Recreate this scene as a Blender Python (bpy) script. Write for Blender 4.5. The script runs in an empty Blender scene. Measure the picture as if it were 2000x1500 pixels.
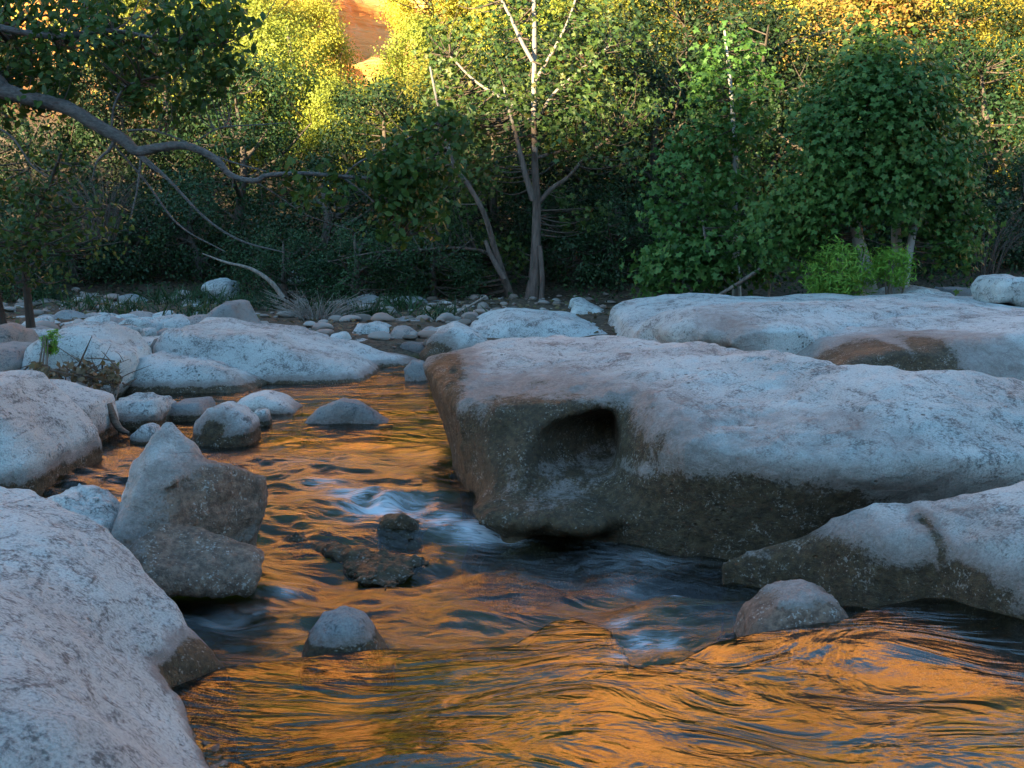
import bpy, math, random
import numpy as np
from mathutils import Vector, Matrix
random.seed(7)
RNG = np.random.default_rng(11)
R = math.radians
scene = bpy.context.scene
COL = scene.collection

# ------------------------------------------------------------------ camera
FPX = 2246.0            # focal length in pixels of a 2000 px wide picture
CAMZ = 1.5
PITCH = math.atan(300.0 / FPX)
cam_d = bpy.data.cameras.new('camera')
cam_d.sensor_width = 36.0
cam_d.lens = 36.0 * FPX / 2000.0
cam_d.clip_start = 0.05
cam_d.clip_end = 2000.0
cam = bpy.data.objects.new('camera', cam_d)
COL.objects.link(cam)
cam.location = (0, 0, CAMZ)
cam.rotation_euler = (R(90) - PITCH, 0, 0)
scene.camera = cam

# ------------------------------------------------------------------ light
SUN_EL, SUN_AZ = R(12), R(216)      # the sun stands low behind the camera, over the canyon rim
world = bpy.data.worlds.new('World')
scene.world = world
world.use_nodes = True
wn = world.node_tree
sky = wn.nodes.new('ShaderNodeTexSky')
sky.sky_type = 'NISHITA'
sky.sun_disc = False
sky.sun_elevation = SUN_EL
sky.sun_rotation = SUN_AZ
sky.air_density = 1.0
sky.dust_density = 0.1
sky.ozone_density = 2.0
bg = wn.nodes['Background']
bg.inputs['Strength'].default_value = 0.115
tint = wn.nodes.new('ShaderNodeMix'); tint.data_type = 'RGBA'; tint.blend_type = 'MULTIPLY'
tint.inputs[0].default_value = 1.0
tint.inputs[7].default_value = (0.86, 1.0, 0.98, 1)
wn.links.new(sky.outputs[0], tint.inputs[6])
wn.links.new(tint.outputs[2], bg.inputs['Color'])
sun_d = bpy.data.lights.new('sun', 'SUN')
sun_d.energy = 5.0
sun_d.angle = R(0.5)
sun_d.color = (1.0, 0.76, 0.42)
sun = bpy.data.objects.new('sun', sun_d)
COL.objects.link(sun)
sdir = Vector((-math.sin(SUN_AZ) * math.cos(SUN_EL), -math.cos(SUN_AZ) * math.cos(SUN_EL), -math.sin(SUN_EL)))
sun.rotation_euler = sdir.to_track_quat('-Z', 'Y').to_euler()
sun.location = (0, -20, 60)
scene.view_settings.view_transform = 'Standard'
scene.view_settings.look = 'None'
scene.view_settings.exposure = 2.65
scene.view_settings.gamma = 1.0
scene.cycles.max_bounces = 8
scene.cycles.diffuse_bounces = 3
scene.cycles.transparent_max_bounces = 12
scene.cycles.sample_clamp_indirect = 6.0
scene.cycles.caustics_reflective = False
scene.cycles.caustics_refractive = False

# ------------------------------------------------------------------ pixel -> place
CP, SP = math.cos(PITCH), math.sin(PITCH)
def ray(px, py):
    u, v = (px - 1000.0) / FPX, (750.0 - py) / FPX
    return np.array([u, CP + v * SP, -SP + v * CP])
def at(px, py, Y):
    d = ray(px, py)
    t = Y / d[1]
    return np.array([0, 0, CAMZ]) + d * t
def on(px, py, z=0.0):
    d = ray(px, py)
    t = (z - CAMZ) / d[2]
    return np.array([0, 0, CAMZ]) + d * t

# ------------------------------------------------------------------ numpy noise
_perm = np.random.default_rng(3).permutation(4096)
_val = np.random.default_rng(4).uniform(-1, 1, 4096)
def vnoise(x, y, z=0.0):
    x, y, z = np.broadcast_arrays(np.asarray(x, float), np.asarray(y, float), np.asarray(z, float))
    xi, yi, zi = np.floor(x).astype(np.int64), np.floor(y).astype(np.int64), np.floor(z).astype(np.int64)
    fx, fy, fz = x - xi, y - yi, z - zi
    fx, fy, fz = (f * f * f * (f * (f * 6 - 15) + 10) for f in (fx, fy, fz))
    def h(a, b, c):
        return _val[_perm[(_perm[(_perm[a & 4095] + b) & 4095] + c) & 4095]]
    def lx(b, c):
        p, q = h(xi, b, c), h(xi + 1, b, c)
        return p + (q - p) * fx
    a = lx(yi, zi); b = lx(yi + 1, zi)
    c = lx(yi, zi + 1); d = lx(yi + 1, zi + 1)
    e = a + (b - a) * fy; f = c + (d - c) * fy
    return e + (f - e) * fz
def fbm(x, y, z=0.0, o=4, g=0.5):
    s = 0; a = 1.0; t = 0
    for i in range(o):
        s = s + a * vnoise(np.asarray(x) * 2 ** i + 17.3 * i, np.asarray(y) * 2 ** i + 5.1 * i, np.asarray(z) * 2 ** i + 9.7 * i)
        t += a; a *= g
    return s / t * 1.6
def sstep(a, b, x):
    t = np.clip((x - a) / (b - a), 0, 1)
    return t * t * (3 - 2 * t)

# ------------------------------------------------------------------ object helpers
def mesh_from(name, V, loops, sizes, smooth=True):
    V = np.asarray(V, dtype=np.float32).reshape(-1, 3)
    loops = np.asarray(loops, dtype=np.int32).ravel()
    sizes = np.asarray(sizes, dtype=np.int32).ravel()
    m = bpy.data.meshes.new(name)
    m.vertices.add(len(V)); m.vertices.foreach_set('co', V.ravel())
    m.loops.add(len(loops)); m.loops.foreach_set('vertex_index', loops)
    m.polygons.add(len(sizes))
    st = np.concatenate([[0], np.cumsum(sizes)[:-1]]).astype(np.int32)
    m.polygons.foreach_set('loop_start', st)
    m.polygons.foreach_set('loop_total', sizes)
    m.polygons.foreach_set('use_smooth', np.full(len(sizes), smooth, dtype=bool))
    m.update(calc_edges=True)
    m.validate()
    return m
def link(name, me, mat=None, parent=None, loc=None):
    o = bpy.data.objects.new(name, me)
    COL.objects.link(o)
    if mat is not None and me is not None and len(me.materials) == 0:
        me.materials.append(mat)
    if parent is not None: o.parent = parent
    if loc is not None: o.location = loc
    return o
def tag(o, label=None, cat=None, group=None, kind=None):
    if label: o['label'] = label
    if cat: o['category'] = cat
    if group: o['group'] = group
    if kind: o['kind'] = kind
    return o
def fattr(me, name, arr):
    a = me.attributes.new(name, 'FLOAT', 'POINT')
    a.data.foreach_set('value', np.asarray(arr, dtype=np.float32))
def vattr(me, name, arr):
    a = me.attributes.new(name, 'FLOAT_VECTOR', 'POINT')
    a.data.foreach_set('vector', np.asarray(arr, dtype=np.float32).ravel())
def copy_tree(o, parent=None):
    c = o.copy(); COL.objects.link(c)
    if parent is not None: c.parent = parent
    for ch in [k for k in bpy.data.objects if k.parent == o]:
        copy_tree(ch, c)
    return c

# ------------------------------------------------------------------ node helpers
class NT:
    def __init__(s, name):
        s.m = bpy.data.materials.new(name); s.m.use_nodes = True
        s.t = s.m.node_tree; s.t.nodes.clear()
        s.out = s.t.nodes.new('ShaderNodeOutputMaterial')
    def n(s, typ, **kw):
        nd = s.t.nodes.new(typ)
        for k, v in kw.items(): setattr(nd, k, v)
        return nd
    def l(s, a, b): s.t.links.new(a, b)
    def put(s, sock, v):
        if isinstance(v, bpy.types.NodeSocket): s.l(v, sock)
        elif v is not None: sock.default_value = v
    def math(s, op, a, b=None, c=None, clamp=False):
        nd = s.n('ShaderNodeMath', operation=op); nd.use_clamp = clamp
        s.put(nd.inputs[0], a)
        if b is not None: s.put(nd.inputs[1], b)
        if c is not None: s.put(nd.inputs[2], c)
        return nd.outputs[0]
    def noise(s, vec, scale, detail=4, rough=0.55, dist=0.0):
        nd = s.n('ShaderNodeTexNoise'); s.put(nd.inputs['Vector'], vec)
        nd.inputs['Scale'].default_value = scale; nd.inputs['Detail'].default_value = detail
        nd.inputs['Roughness'].default_value = rough; nd.inputs['Distortion'].default_value = dist
        return nd.outputs['Fac']
    def mapr(s, v, a, b, c=0.0, d=1.0, smooth=True):
        nd = s.n('ShaderNodeMapRange'); nd.interpolation_type = 'SMOOTHSTEP' if smooth else 'LINEAR'
        s.put(nd.inputs['Value'], v)
        for k, x in zip(('From Min', 'From Max', 'To Min', 'To Max'), (a, b, c, d)): nd.inputs[k].default_value = x
        return nd.outputs[0]
    def mix(s, f, a, b):
        nd = s.n('ShaderNodeMix', data_type='RGBA')
        s.put(nd.inputs[0], f)
        for i, v in ((6, a), (7, b)):
            if isinstance(v, tuple) and len(v) == 3: v = v + (1.0,)
            s.put(nd.inputs[i], v)
        return nd.outputs[2]
    def ramp(s, f, stops):
        nd = s.n('ShaderNodeValToRGB'); s.put(nd.inputs[0], f)
        el = nd.color_ramp.elements
        while len(el) > 1: el.remove(el[-1])
        el[0].position = stops[0][0]; el[0].color = tuple(stops[0][1]) + (1,)
        for p, c in stops[1:]:
            e = el.new(p); e.color = tuple(c) + (1,)
        return nd.outputs[0]
    def mapping(s, vec, scale=(1, 1, 1), rot=(0, 0, 0), loc=(0, 0, 0)):
        nd = s.n('ShaderNodeMapping'); s.put(nd.inputs[0], vec)
        nd.inputs['Scale'].default_value = scale; nd.inputs['Rotation'].default_value = rot; nd.inputs['Location'].default_value = loc
        return nd.outputs[0]
    def bump(s, h, strength, dist, normal=None):
        nd = s.n('ShaderNodeBump'); s.put(nd.inputs['Height'], h)
        nd.inputs['Strength'].default_value = strength; nd.inputs['Distance'].default_value = dist
        if normal is not None: s.l(normal, nd.inputs['Normal'])
        return nd.outputs[0]
    def attr(s, name, out='Fac'):
        nd = s.n('ShaderNodeAttribute', attribute_name=name); return nd.outputs[out]
    def bsdf(s, color, rough=0.8, spec=0.3, normal=None):
        nd = s.n('ShaderNodeBsdfPrincipled'); s.put(nd.inputs['Base Color'], color if not isinstance(color, tuple) else color + (1,))
        s.put(nd.inputs['Roughness'], rough); nd.inputs['Specular IOR Level'].default_value = spec
        if normal is not None: s.l(normal, nd.inputs['Normal'])
        return nd.outputs[0]
    def finish(s, sh):
        s.l(sh, s.out.inputs['Surface']); return s.m

def limestone(name, light=(0.52, 0.565, 0.55), grey=(0.23, 0.24, 0.235), lichen=0.75, fine=1.0, stainc=(0.040, 0.028, 0.014), scale=1.0, speck=0.5):
    t = NT(name)
    geo = t.n('ShaderNodeNewGeometry').outputs['Position']
    oi = t.n('ShaderNodeObjectInfo').outputs['Random']
    p = t.mapping(geo, scale=(scale,) * 3)
    stretched = t.mapping(p, scale=(1.0, 0.55, 1.5), rot=(0.3, 0.2, 0.5))
    big = t.noise(p, 1.7, 3)
    mid = t.noise(stretched, 6.0, 9, 0.70, 1.6)
    fin = t.noise(p, 55, 6, 0.72, 0.3)
    grain = t.noise(p, 110, 4, 0.75)
    c = t.mix(t.mapr(big, 0.35, 0.68), light, tuple(x * 0.80 for x in light))
    warm = t.noise(p, 1.1, 5, 0.6, 0.4)
    c = t.mix(t.mapr(warm, 0.50, 0.68, 0, 0.4), c, (0.33, 0.295, 0.265))
    lv = t.math('ADD', mid, t.math('MULTIPLY', t.math('SUBTRACT', fin, 0.5), 0.9))
    lv = t.math('ADD', lv, t.math('MULTIPLY', t.math('SUBTRACT', big, 0.5), 0.35))
    c = t.mix(t.mapr(lv, 0.44, 0.66, 0, lichen), c, grey)
    c = t.mix(t.mapr(lv, 0.57, 0.70, 0, 0.8), c, (0.10, 0.105, 0.105))
    # thin cracks and scratches
    v1 = t.mapping(p, scale=(2.2, 5.5, 9.0), rot=(0.2, 0.5, 0.9))
    cr = t.n('ShaderNodeTexVoronoi', feature='DISTANCE_TO_EDGE'); t.l(t.n('ShaderNodeVectorMath', operation='ADD').outputs[0], cr.inputs['Vector'])
    va = cr.inputs['Vector'].links[0].from_node; t.l(v1, va.inputs[0])
    nz = t.n('ShaderNodeTexNoise'); t.l(p, nz.inputs['Vector']); nz.inputs['Scale'].default_value = 5; nz.inputs['Detail'].default_value = 5
    t.l(nz.outputs['Color'], va.inputs[1])
    cr.inputs['Scale'].default_value = 1.1
    crk = t.math('MULTIPLY', t.mapr(cr.outputs['Distance'], 0.0, 0.012, 1, 0), t.mapr(t.noise(p, 3.1, 4), 0.56, 0.68))
    c = t.mix(t.math('MULTIPLY', crk, 0.3), c, (0.12, 0.10, 0.09))
    # pits
    vo = t.n('ShaderNodeTexVoronoi'); t.l(p, vo.inputs['Vector']); vo.inputs['Scale'].default_value = 17
    pit = t.math('MULTIPLY', t.mapr(vo.outputs['Distance'], 0.12, 0.24, 1, 0), t.mapr(t.noise(p, 2.6, 3), 0.52, 0.64))
    c = t.mix(t.math('MULTIPLY', pit, 0.75), c, (0.09, 0.08, 0.07))
    # warm pinkish fringe above the stain, then the brown stain itself
    st = t.attr('stain')
    nn = t.noise(p, 6.5, 8, 0.7)
    sv = t.math('ADD', st, t.math('MULTIPLY', t.math('SUBTRACT', nn, 0.5), 1.5))
    c = t.mix(t.mapr(sv, -1.3, -0.15, 0, 0.88), c, t.mix(t.mapr(fin, 0.4, 0.6), (0.16, 0.13, 0.11), (0.30, 0.26, 0.235)))
    sc2 = t.mix(t.mapr(t.noise(p, 30, 5, 0.7), 0.35, 0.7), stainc, tuple(min(1, x * 2.6) for x in stainc))
    sp = t.mapr(t.math('ADD', t.math('MULTIPLY', t.noise(p, 75, 3, 0.6), 0.65), t.math('MULTIPLY', t.noise(p, 9, 3), 0.35)), 0.565, 0.64, 0, speck)
    sc2 = t.mix(sp, sc2, (0.42, 0.40, 0.36))
    c = t.mix(t.mapr(t.math('ADD', sv, t.math('MULTIPLY', t.math('SUBTRACT', fin, 0.5), 1.2)), -0.10, 0.24), c, sc2)
    c = t.mix(t.mapr(grain, 0.40, 0.62, 0, 0.6 * fine), c, t.mix(0.5, c, (0.05, 0.05, 0.05)))
    hue = t.mix(t.math('MULTIPLY', oi, 0.16), (1, 1, 1), (0.84, 0.80, 0.76))
    mm = t.n('ShaderNodeMix', data_type='RGBA', blend_type='MULTIPLY'); mm.inputs[0].default_value = 1.0
    t.l(c, mm.inputs[6]); t.l(hue, mm.inputs[7]); c = mm.outputs[2]
    # real relief
    h = t.math('ADD', t.math('MULTIPLY', mid, 0.5), t.math('MULTIPLY', fin, 0.3))
    h = t.math('ADD', h, t.math('MULTIPLY', grain, 0.14))
    h = t.math('SUBTRACT', h, t.math('MULTIPLY', pit, 0.35))
    h = t.math('SUBTRACT', h, t.math('MULTIPLY', crk, 0.15))
    b = t.bump(h, 0.9, 0.05)
    rough = t.mapr(sv, 0.0, 0.9, 0.85, 0.55)
    return t.finish(t.bsdf(c, rough, 0.25, b))

M_ROCK = limestone('limestone')
M_ROCKL = limestone('lichened_limestone', light=(0.52, 0.565, 0.55), lichen=0.95)
M_GREY = limestone('grey_limestone', light=(0.26, 0.275, 0.27), grey=(0.2, 0.21, 0.22), lichen=0.6)
M_BROWN = limestone('brown_crusted_limestone', light=(0.62, 0.63, 0.60), grey=(0.26, 0.25, 0.24), lichen=0.6, speck=0.9, stainc=(0.105, 0.072, 0.052))
M_DARKROCK = limestone('dark_damp_rock', light=(0.17, 0.16, 0.15), grey=(0.09, 0.09, 0.09), lichen=0.8)
M_PINK = limestone('pinkish_limestone', light=(0.38, 0.33, 0.30), lichen=0.5)

def leafmat(name, stops, trans=0.3, spec=0.25, rough=0.5, vary=0.25):
    t = NT(name)
    r = t.n('ShaderNodeNewGeometry').outputs['Random Per Island']
    gp = t.n('ShaderNodeNewGeometry').outputs['Position']
    r = t.math('ADD', t.math('MULTIPLY', r, 0.5), t.math('MULTIPLY', t.mapr(t.noise(gp, 1.3, 3), 0.3, 0.7), 0.5))
    c = t.ramp(r, stops)
    oi = t.n('ShaderNodeObjectInfo').outputs['Random']
    hs = t.n('ShaderNodeHueSaturation'); t.l(c, hs.inputs['Color'])
    t.l(t.mapr(oi, 0, 1, 0.5 - 0.05 * vary, 0.5 + 0.05 * vary, False), hs.inputs['Hue'])
    t.l(t.mapr(oi, 0, 1, 1 - vary, 1 + vary, False), hs.inputs['Value'])
    c = hs.outputs[0]
    pb = t.bsdf(c, rough, spec)
    tr = t.n('ShaderNodeBsdfTranslucent'); t.l(c, tr.inputs[0])
    mx = t.n('ShaderNodeMixShader'); mx.inputs[0].default_value = trans
    t.l(pb, mx.inputs[1]); t.l(tr.outputs[0], mx.inputs[2])
    return t.finish(mx.outputs[0])
L_SYC = leafmat('sycamore_leaf', [(0, (0.03, 0.085, 0.018)), (0.45, (0.055, 0.14, 0.028)), (0.8, (0.095, 0.20, 0.045)), (0.965, (0.10, 0.17, 0.04)), (0.985, (0.17, 0.08, 0.025)), (1, (0.13, 0.06, 0.02))], vary=0.1, spec=0.25)
L_SYCA = leafmat('autumn_sycamore_leaf', [(0, (0.035, 0.07, 0.018)), (0.4, (0.055, 0.11, 0.022)), (0.72, (0.09, 0.135, 0.03)), (0.88, (0.12, 0.12, 0.025)), (0.96, (0.14, 0.07, 0.02)), (1, (0.11, 0.045, 0.018))], vary=0.1, spec=0.4)
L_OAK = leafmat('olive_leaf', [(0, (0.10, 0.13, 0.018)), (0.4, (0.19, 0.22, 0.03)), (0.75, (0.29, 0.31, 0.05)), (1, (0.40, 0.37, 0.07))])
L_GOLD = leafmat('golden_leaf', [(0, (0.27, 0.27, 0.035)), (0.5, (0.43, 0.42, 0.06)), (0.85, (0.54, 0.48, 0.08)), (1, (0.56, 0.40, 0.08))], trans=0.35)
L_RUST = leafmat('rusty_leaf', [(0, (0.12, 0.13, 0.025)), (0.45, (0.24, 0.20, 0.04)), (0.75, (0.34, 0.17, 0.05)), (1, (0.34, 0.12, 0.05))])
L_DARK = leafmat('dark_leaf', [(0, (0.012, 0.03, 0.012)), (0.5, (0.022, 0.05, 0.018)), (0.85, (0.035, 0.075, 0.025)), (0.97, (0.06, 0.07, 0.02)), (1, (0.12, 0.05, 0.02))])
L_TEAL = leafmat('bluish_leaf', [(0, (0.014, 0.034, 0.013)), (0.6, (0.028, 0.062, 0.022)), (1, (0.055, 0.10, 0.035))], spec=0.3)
L_NEAR = leafmat('overhead_leaf', [(0, (0.02, 0.045, 0.01)), (0.5, (0.04, 0.085, 0.014)), (0.85, (0.07, 0.12, 0.02)), (0.95, (0.12, 0.11, 0.02)), (1, (0.17, 0.07, 0.02))])
L_BRIGHT = leafmat('fresh_leaf', [(0, (0.08, 0.21, 0.03)), (0.5, (0.14, 0.32, 0.04)), (1, (0.21, 0.40, 0.06))])
L_DRY = leafmat('dry_leaf', [(0, (0.10, 0.07, 0.04)), (0.5, (0.16, 0.12, 0.07)), (1, (0.08, 0.10, 0.03))])

def barkmat(name, dark, pale=None, z0=2.0, z1=6.0, base=0.1, streak=(9, 9, 1.5)):
    t = NT(name)
    p = t.n('ShaderNodeNewGeometry').outputs['Position']
    n = t.noise(t.mapping(p, scale=streak), 2.0, 8, 0.7)
    c = t.mix(t.mapr(n, 0.3, 0.7), tuple(x * 0.55 for x in dark), tuple(x * 1.35 for x in dark))
    if pale:
        sx = t.n('ShaderNodeSeparateXYZ'); t.l(p, sx.inputs[0])
        zz = t.mapr(sx.outputs[2], z0, z1, base, 0.75, False)
        pn = t.noise(t.mapping(p, scale=(5, 5, 1.6)), 1.6, 5, 0.6, 0.6)
        f = t.mapr(t.math('SUBTRACT', t.math('ADD', pn, zz), 0.5), 0.27, 0.33)
        c = t.mix(f, c, t.mix(t.noise(p, 8, 4), pale, tuple(x * 0.75 for x in pale)))
    return t.finish(t.bsdf(c, 0.85, 0.2, t.bump(n, 0.8, 0.02)))
B_SYC = barkmat('sycamore_bark', (0.13, 0.10, 0.085), (0.30, 0.28, 0.26), 1.6, 6.5, 0.0)
B_SYCW = barkmat('white_sycamore_bark', (0.12, 0.095, 0.08), (0.45, 0.44, 0.42), -2.0, 3.0, 0.3)
B_DARK = barkmat('dark_bark', (0.055, 0.042, 0.034))
B_LIMB = barkmat('grey_furrowed_bark', (0.125, 0.115, 0.108), streak=(14, 30, 30))
B_TWIG = barkmat('pale_twig_bark', (0.22, 0.19, 0.165))
B_BROWNTWIG = barkmat('brown_twig_bark', (0.10, 0.08, 0.065))
B_MID = barkmat('brown_bark', (0.095, 0.078, 0.065))
B_STUB = barkmat('driftwood', (0.16, 0.12, 0.095), streak=(4, 20, 20))

# ------------------------------------------------------------------ ground, hills
def pool_y(x):   # where the water of the far pool ends
    return np.interp(x, [-8, -5, -3.6, -2.0, -1.0, -0.4, 1.0, 5], [8.6, 11.5, 12.5, 12.8, 13.2, 13.3, 8.5, 6.5])
def ground_z(x, y):
    n = fbm(x * 0.5, y * 0.5, 1.3, 4)
    bed = -0.42 + 0.10 * fbm(x * 1.4, y * 1.4, 4.0, 4)
    bank = 0.12 + 0.012 * np.clip(y - 10, 0, 15) + 0.10 * n
    side = np.maximum(sstep(4.2, 7.0, np.abs(x - 0.3)), sstep(0.0, 1.6, y - pool_y(x) + 0.6))
    z = bed + (bank - bed) * side
    # far slope: bank, wooded slope, ledged cliff, upper hill
    yy = y + 2.5 * fbm(x * 0.07, 3.1, 0.0, 3) - 0.010 * x * x * (np.abs(x) < 60) * 0.3
    yy = yy + 6.0 * sstep(-14.0, -22.0, x)
    prof = np.interp(yy, [20, 23, 27, 34, 44, 50, 53, 56, 59, 63, 68, 75, 90, 140], [0, 0.45, 1.0, 3.0, 6.6, 8.6, 12.0, 14.5, 22.5, 26.0, 36.0, 43.0, 50.0, 56.0])
    rough = fbm(x * 0.22, y * 0.22, 7.7, 5) * np.interp(yy, [20, 30, 50, 90], [0.0, 0.5, 1.6, 2.6])
    zf = z + prof + rough
    # near ridge behind the camera that keeps the river bed in shade
    cr = 29.9 + 1.2 * fbm(x * 0.05, 0.7, 0, 3) + 0.9 * vnoise(x * 0.22, 4.2) + 0.6 * vnoise(x * 0.8, 8.0) - 0.6 * np.exp(-((x + 68) / 14) ** 2)
    bz = np.interp(y, [-200, -120, -80, -60, -30, -8, -3], [60, 20, 1.0, 0.72, 0.3, 0.02, 0.0])
    zb = np.where(y < -80, cr + (-80 - y) * 0.02, cr * np.interp(y, [-80, -60, -30, -8, -3], [1.0, 0.72, 0.3, 0.02, 0.0]))
    return zf + np.where(y < -3, zb, 0.0)
def axis(parts):
    out = []
    for a, b, s in parts:
        out.append(np.arange(a, b, s))
    return np.concatenate(out)
gx = np.unique(np.round(np.concatenate([axis([(-400, -60, 10), (-60, -12, 0.8), (-12, 12, 0.12), (12, 60, 0.8), (60, 401, 10)])]), 4))
gy = np.unique(np.round(axis([(-240, -10, 2.0), (-10, 1, 0.5), (1, 28, 0.12), (28, 72, 0.35), (72, 150, 3), (150, 901, 50)]), 4))
GX, GY = np.meshgrid(gx, gy, indexing='ij')
GZ = ground_z(GX, GY)
def grid_mesh(name, X, Y, Z):
    nx, ny = X.shape
    V = np.stack([X, Y, Z], -1).reshape(-1, 3)
    i = np.arange(nx * ny).reshape(nx, ny)
    q = np.stack([i[:-1, :-1], i[1:, :-1], i[1:, 1:], i[:-1, 1:]], -1).reshape(-1, 4)
    return mesh_from(name, V, q, np.full(len(q), 4))
def gz(x, y): return float(ground_z(np.array([float(x)]), np.array([float(y)]))[0])

def ground_mat():
    t = NT('canyon_ground')
    g = t.n('ShaderNodeNewGeometry'); p = g.outputs['Position']
    sx = t.n('ShaderNodeSeparateXYZ'); t.l(p, sx.inputs[0])
    sn = t.n('ShaderNodeSeparateXYZ'); t.l(g.outputs['Normal'], sn.inputs[0])
    n1 = t.noise(p, 1.1, 9, 0.65); n2 = t.noise(p, 14, 7, 0.7)
    soil = t.mix(t.mapr(n2, 0.35, 0.65), (0.035, 0.028, 0.02), (0.11, 0.085, 0.06))
    strat = t.noise(t.mapping(p, scale=(0.08, 0.08, 1.3)), 1.6, 7, 0.65)
    cliff = t.ramp(strat, [(0.25, (0.55, 0.16, 0.035)), (0.45, (0.78, 0.30, 0.075)), (0.58, (0.82, 0.44, 0.16)), (0.75, (0.62, 0.19, 0.04))])
    cliff = t.mix(t.mapr(n1, 0.5, 0.7, 0, 0.6), cliff, (0.80, 0.48, 0.26))
    ishigh = t.mapr(sx.outputs[2], 4.5, 8.0)
    c = t.mix(ishigh, soil, cliff)
    # algae brown and green on the stream bed
    ng = t.noise(p, 2.3, 6, 0.6); nb = t.noise(p, 9, 6, 0.7)
    bed = t.mix(t.mapr(ng, 0.38, 0.62), (0.10, 0.065, 0.010), (0.15, 0.16, 0.016))
    bed = t.mix(t.mapr(nb, 0.5, 0.75, 0, 0.6), bed, (0.20, 0.13, 0.03))
    c = t.mix(t.mapr(sx.outputs[2], -0.12, 0.06, 1, 0), c, bed)
    h = t.math('ADD', t.math('MULTIPLY', n1, 0.4), t.math('MULTIPLY', n2, 0.3))
    h = t.math('ADD', h, t.math('MULTIPLY', strat, t.mapr(sx.outputs[2], 5, 9, 0, 6.0)))
    return t.finish(t.bsdf(c, 0.9, 0.15, t.bump(h, 0.8, 0.12)))
ground = link('ground', grid_mesh('ground', GX, GY, GZ), ground_mat())
tag(ground, kind='structure')

# ------------------------------------------------------------------ rocks from signed distance fields
def surface_nets(F, origin, h):
    nx, ny, nz = F.shape
    ins = F < 0
    c = np.zeros((nx - 1, ny - 1, nz - 1), np.int8)
    for a in (0, 1):
        for b in (0, 1):
            for d in (0, 1):
                c += ins[a:nx - 1 + a, b:ny - 1 + b, d:nz - 1 + d]
    act = (c > 0) & (c < 8)
    idx = -np.ones(act.shape, np.int64)
    I, J, K = np.nonzero(act)
    idx[I, J, K] = np.arange(len(I))
    P = np.zeros((len(I), 3)); W = np.zeros(len(I))
    cs = [(0, 0, 0), (1, 0, 0), (0, 1, 0), (1, 1, 0), (0, 0, 1), (1, 0, 1), (0, 1, 1), (1, 1, 1)]
    E = [(0, 1), (2, 3), (4, 5), (6, 7), (0, 2), (1, 3), (4, 6), (5, 7), (0, 4), (1, 5), (2, 6), (3, 7)]
    vals = [F[I + a, J + b, K + d] for a, b, d in cs]
    for e0, e1 in E:
        f0, f1 = vals[e0], vals[e1]
        m = (f0 < 0) != (f1 < 0)
        t = np.where(m, f0 / np.where(m, f0 - f1, 1), 0)
        c0, c1 = np.array(cs[e0]), np.array(cs[e1])
        P += m[:, None] * (c0 + (c1 - c0) * t[:, None]); W += m
    P /= W[:, None]
    V = (P + np.stack([I, J, K], -1)) * h + np.asarray(origin)
    Q = []
    for ax in range(3):
        sl0 = [slice(1, -1)] * 3; sl1 = [slice(1, -1)] * 3
        sl0[ax] = slice(0, -1); sl1[ax] = slice(1, None)
        A, B = ins[tuple(sl0)], ins[tuple(sl1)]
        X = np.nonzero(A != B)
        fl = A[X]
        off = [1, 1, 1]; off[ax] = 0
        g = [X[i] + off[i] for i in range(3)]
        o = [i for i in range(3) if i != ax]
        def cell(du, dv):
            q = [g[0].copy(), g[1].copy(), g[2].copy()]
            q[o[0]] -= du; q[o[1]] -= dv
            return idx[q[0], q[1], q[2]]
        quad = np.stack([cell(1, 1), cell(0, 1), cell(0, 0), cell(1, 0)], -1)
        if ax == 1: fl = ~fl
        quad[~fl] = quad[~fl][:, ::-1]
        Q.append(quad)
    Q = np.concatenate(Q)
    Q = Q[(Q >= 0).all(1)]
    return V, Q
def smax(a, b, k):
    h = np.clip(0.5 + 0.5 * (a - b) / k, 0, 1)
    return b + (a - b) * h + k * h * (1 - h)
def smin(a, b, k): return -smax(-a, -b, k)
def poly_sdf(px, py, poly):
    poly = np.asarray(poly, float); n = len(poly)
    d = np.full(px.shape, 1e9); s = np.ones(px.shape)
    for i in range(n):
        a, b = poly[i], poly[(i + 1) % n]
        e = b - a; wx, wy = px - a[0], py - a[1]
        t = np.clip((wx * e[0] + wy * e[1]) / (e @ e + 1e-12), 0, 1)
        dx, dy = wx - e[0] * t, wy - e[1] * t
        d = np.minimum(d, dx * dx + dy * dy)
        c1, c2, c3 = py >= a[1], py < b[1], e[0] * wy > e[1] * wx
        flip = (c1 & c2 & c3) | (~c1 & ~c2 & ~c3)
        s = np.where(flip, -s, s)
    return s * np.sqrt(d)
def tps(pts):
    pts = np.asarray(pts, float); n = len(pts)
    def U(r2): return 0.5 * r2 * np.log(r2 + 1e-9)
    D = ((pts[:, None, :2] - pts[None, :, :2]) ** 2).sum(-1)
    A = np.zeros((n + 3, n + 3)); A[:n, :n] = U(D) + np.eye(n) * 0.02
    A[:n, n] = 1; A[:n, n + 1:] = pts[:, :2]; A[n, :n] = 1; A[n + 1:, :n] = pts[:, :2].T
    w = np.linalg.solve(A, np.concatenate([pts[:, 2], [0, 0, 0]]))
    lo, hi = pts[:, 2].min() - 0.15, pts[:, 2].max() + 0.08
    def f(x, y):
        z = w[n] + w[n + 1] * x + w[n + 2] * y
        for i in range(n): z = z + w[i] * U((x - pts[i, 0]) ** 2 + (y - pts[i, 1]) ** 2)
        return np.clip(z, lo, hi)
    return f
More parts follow.
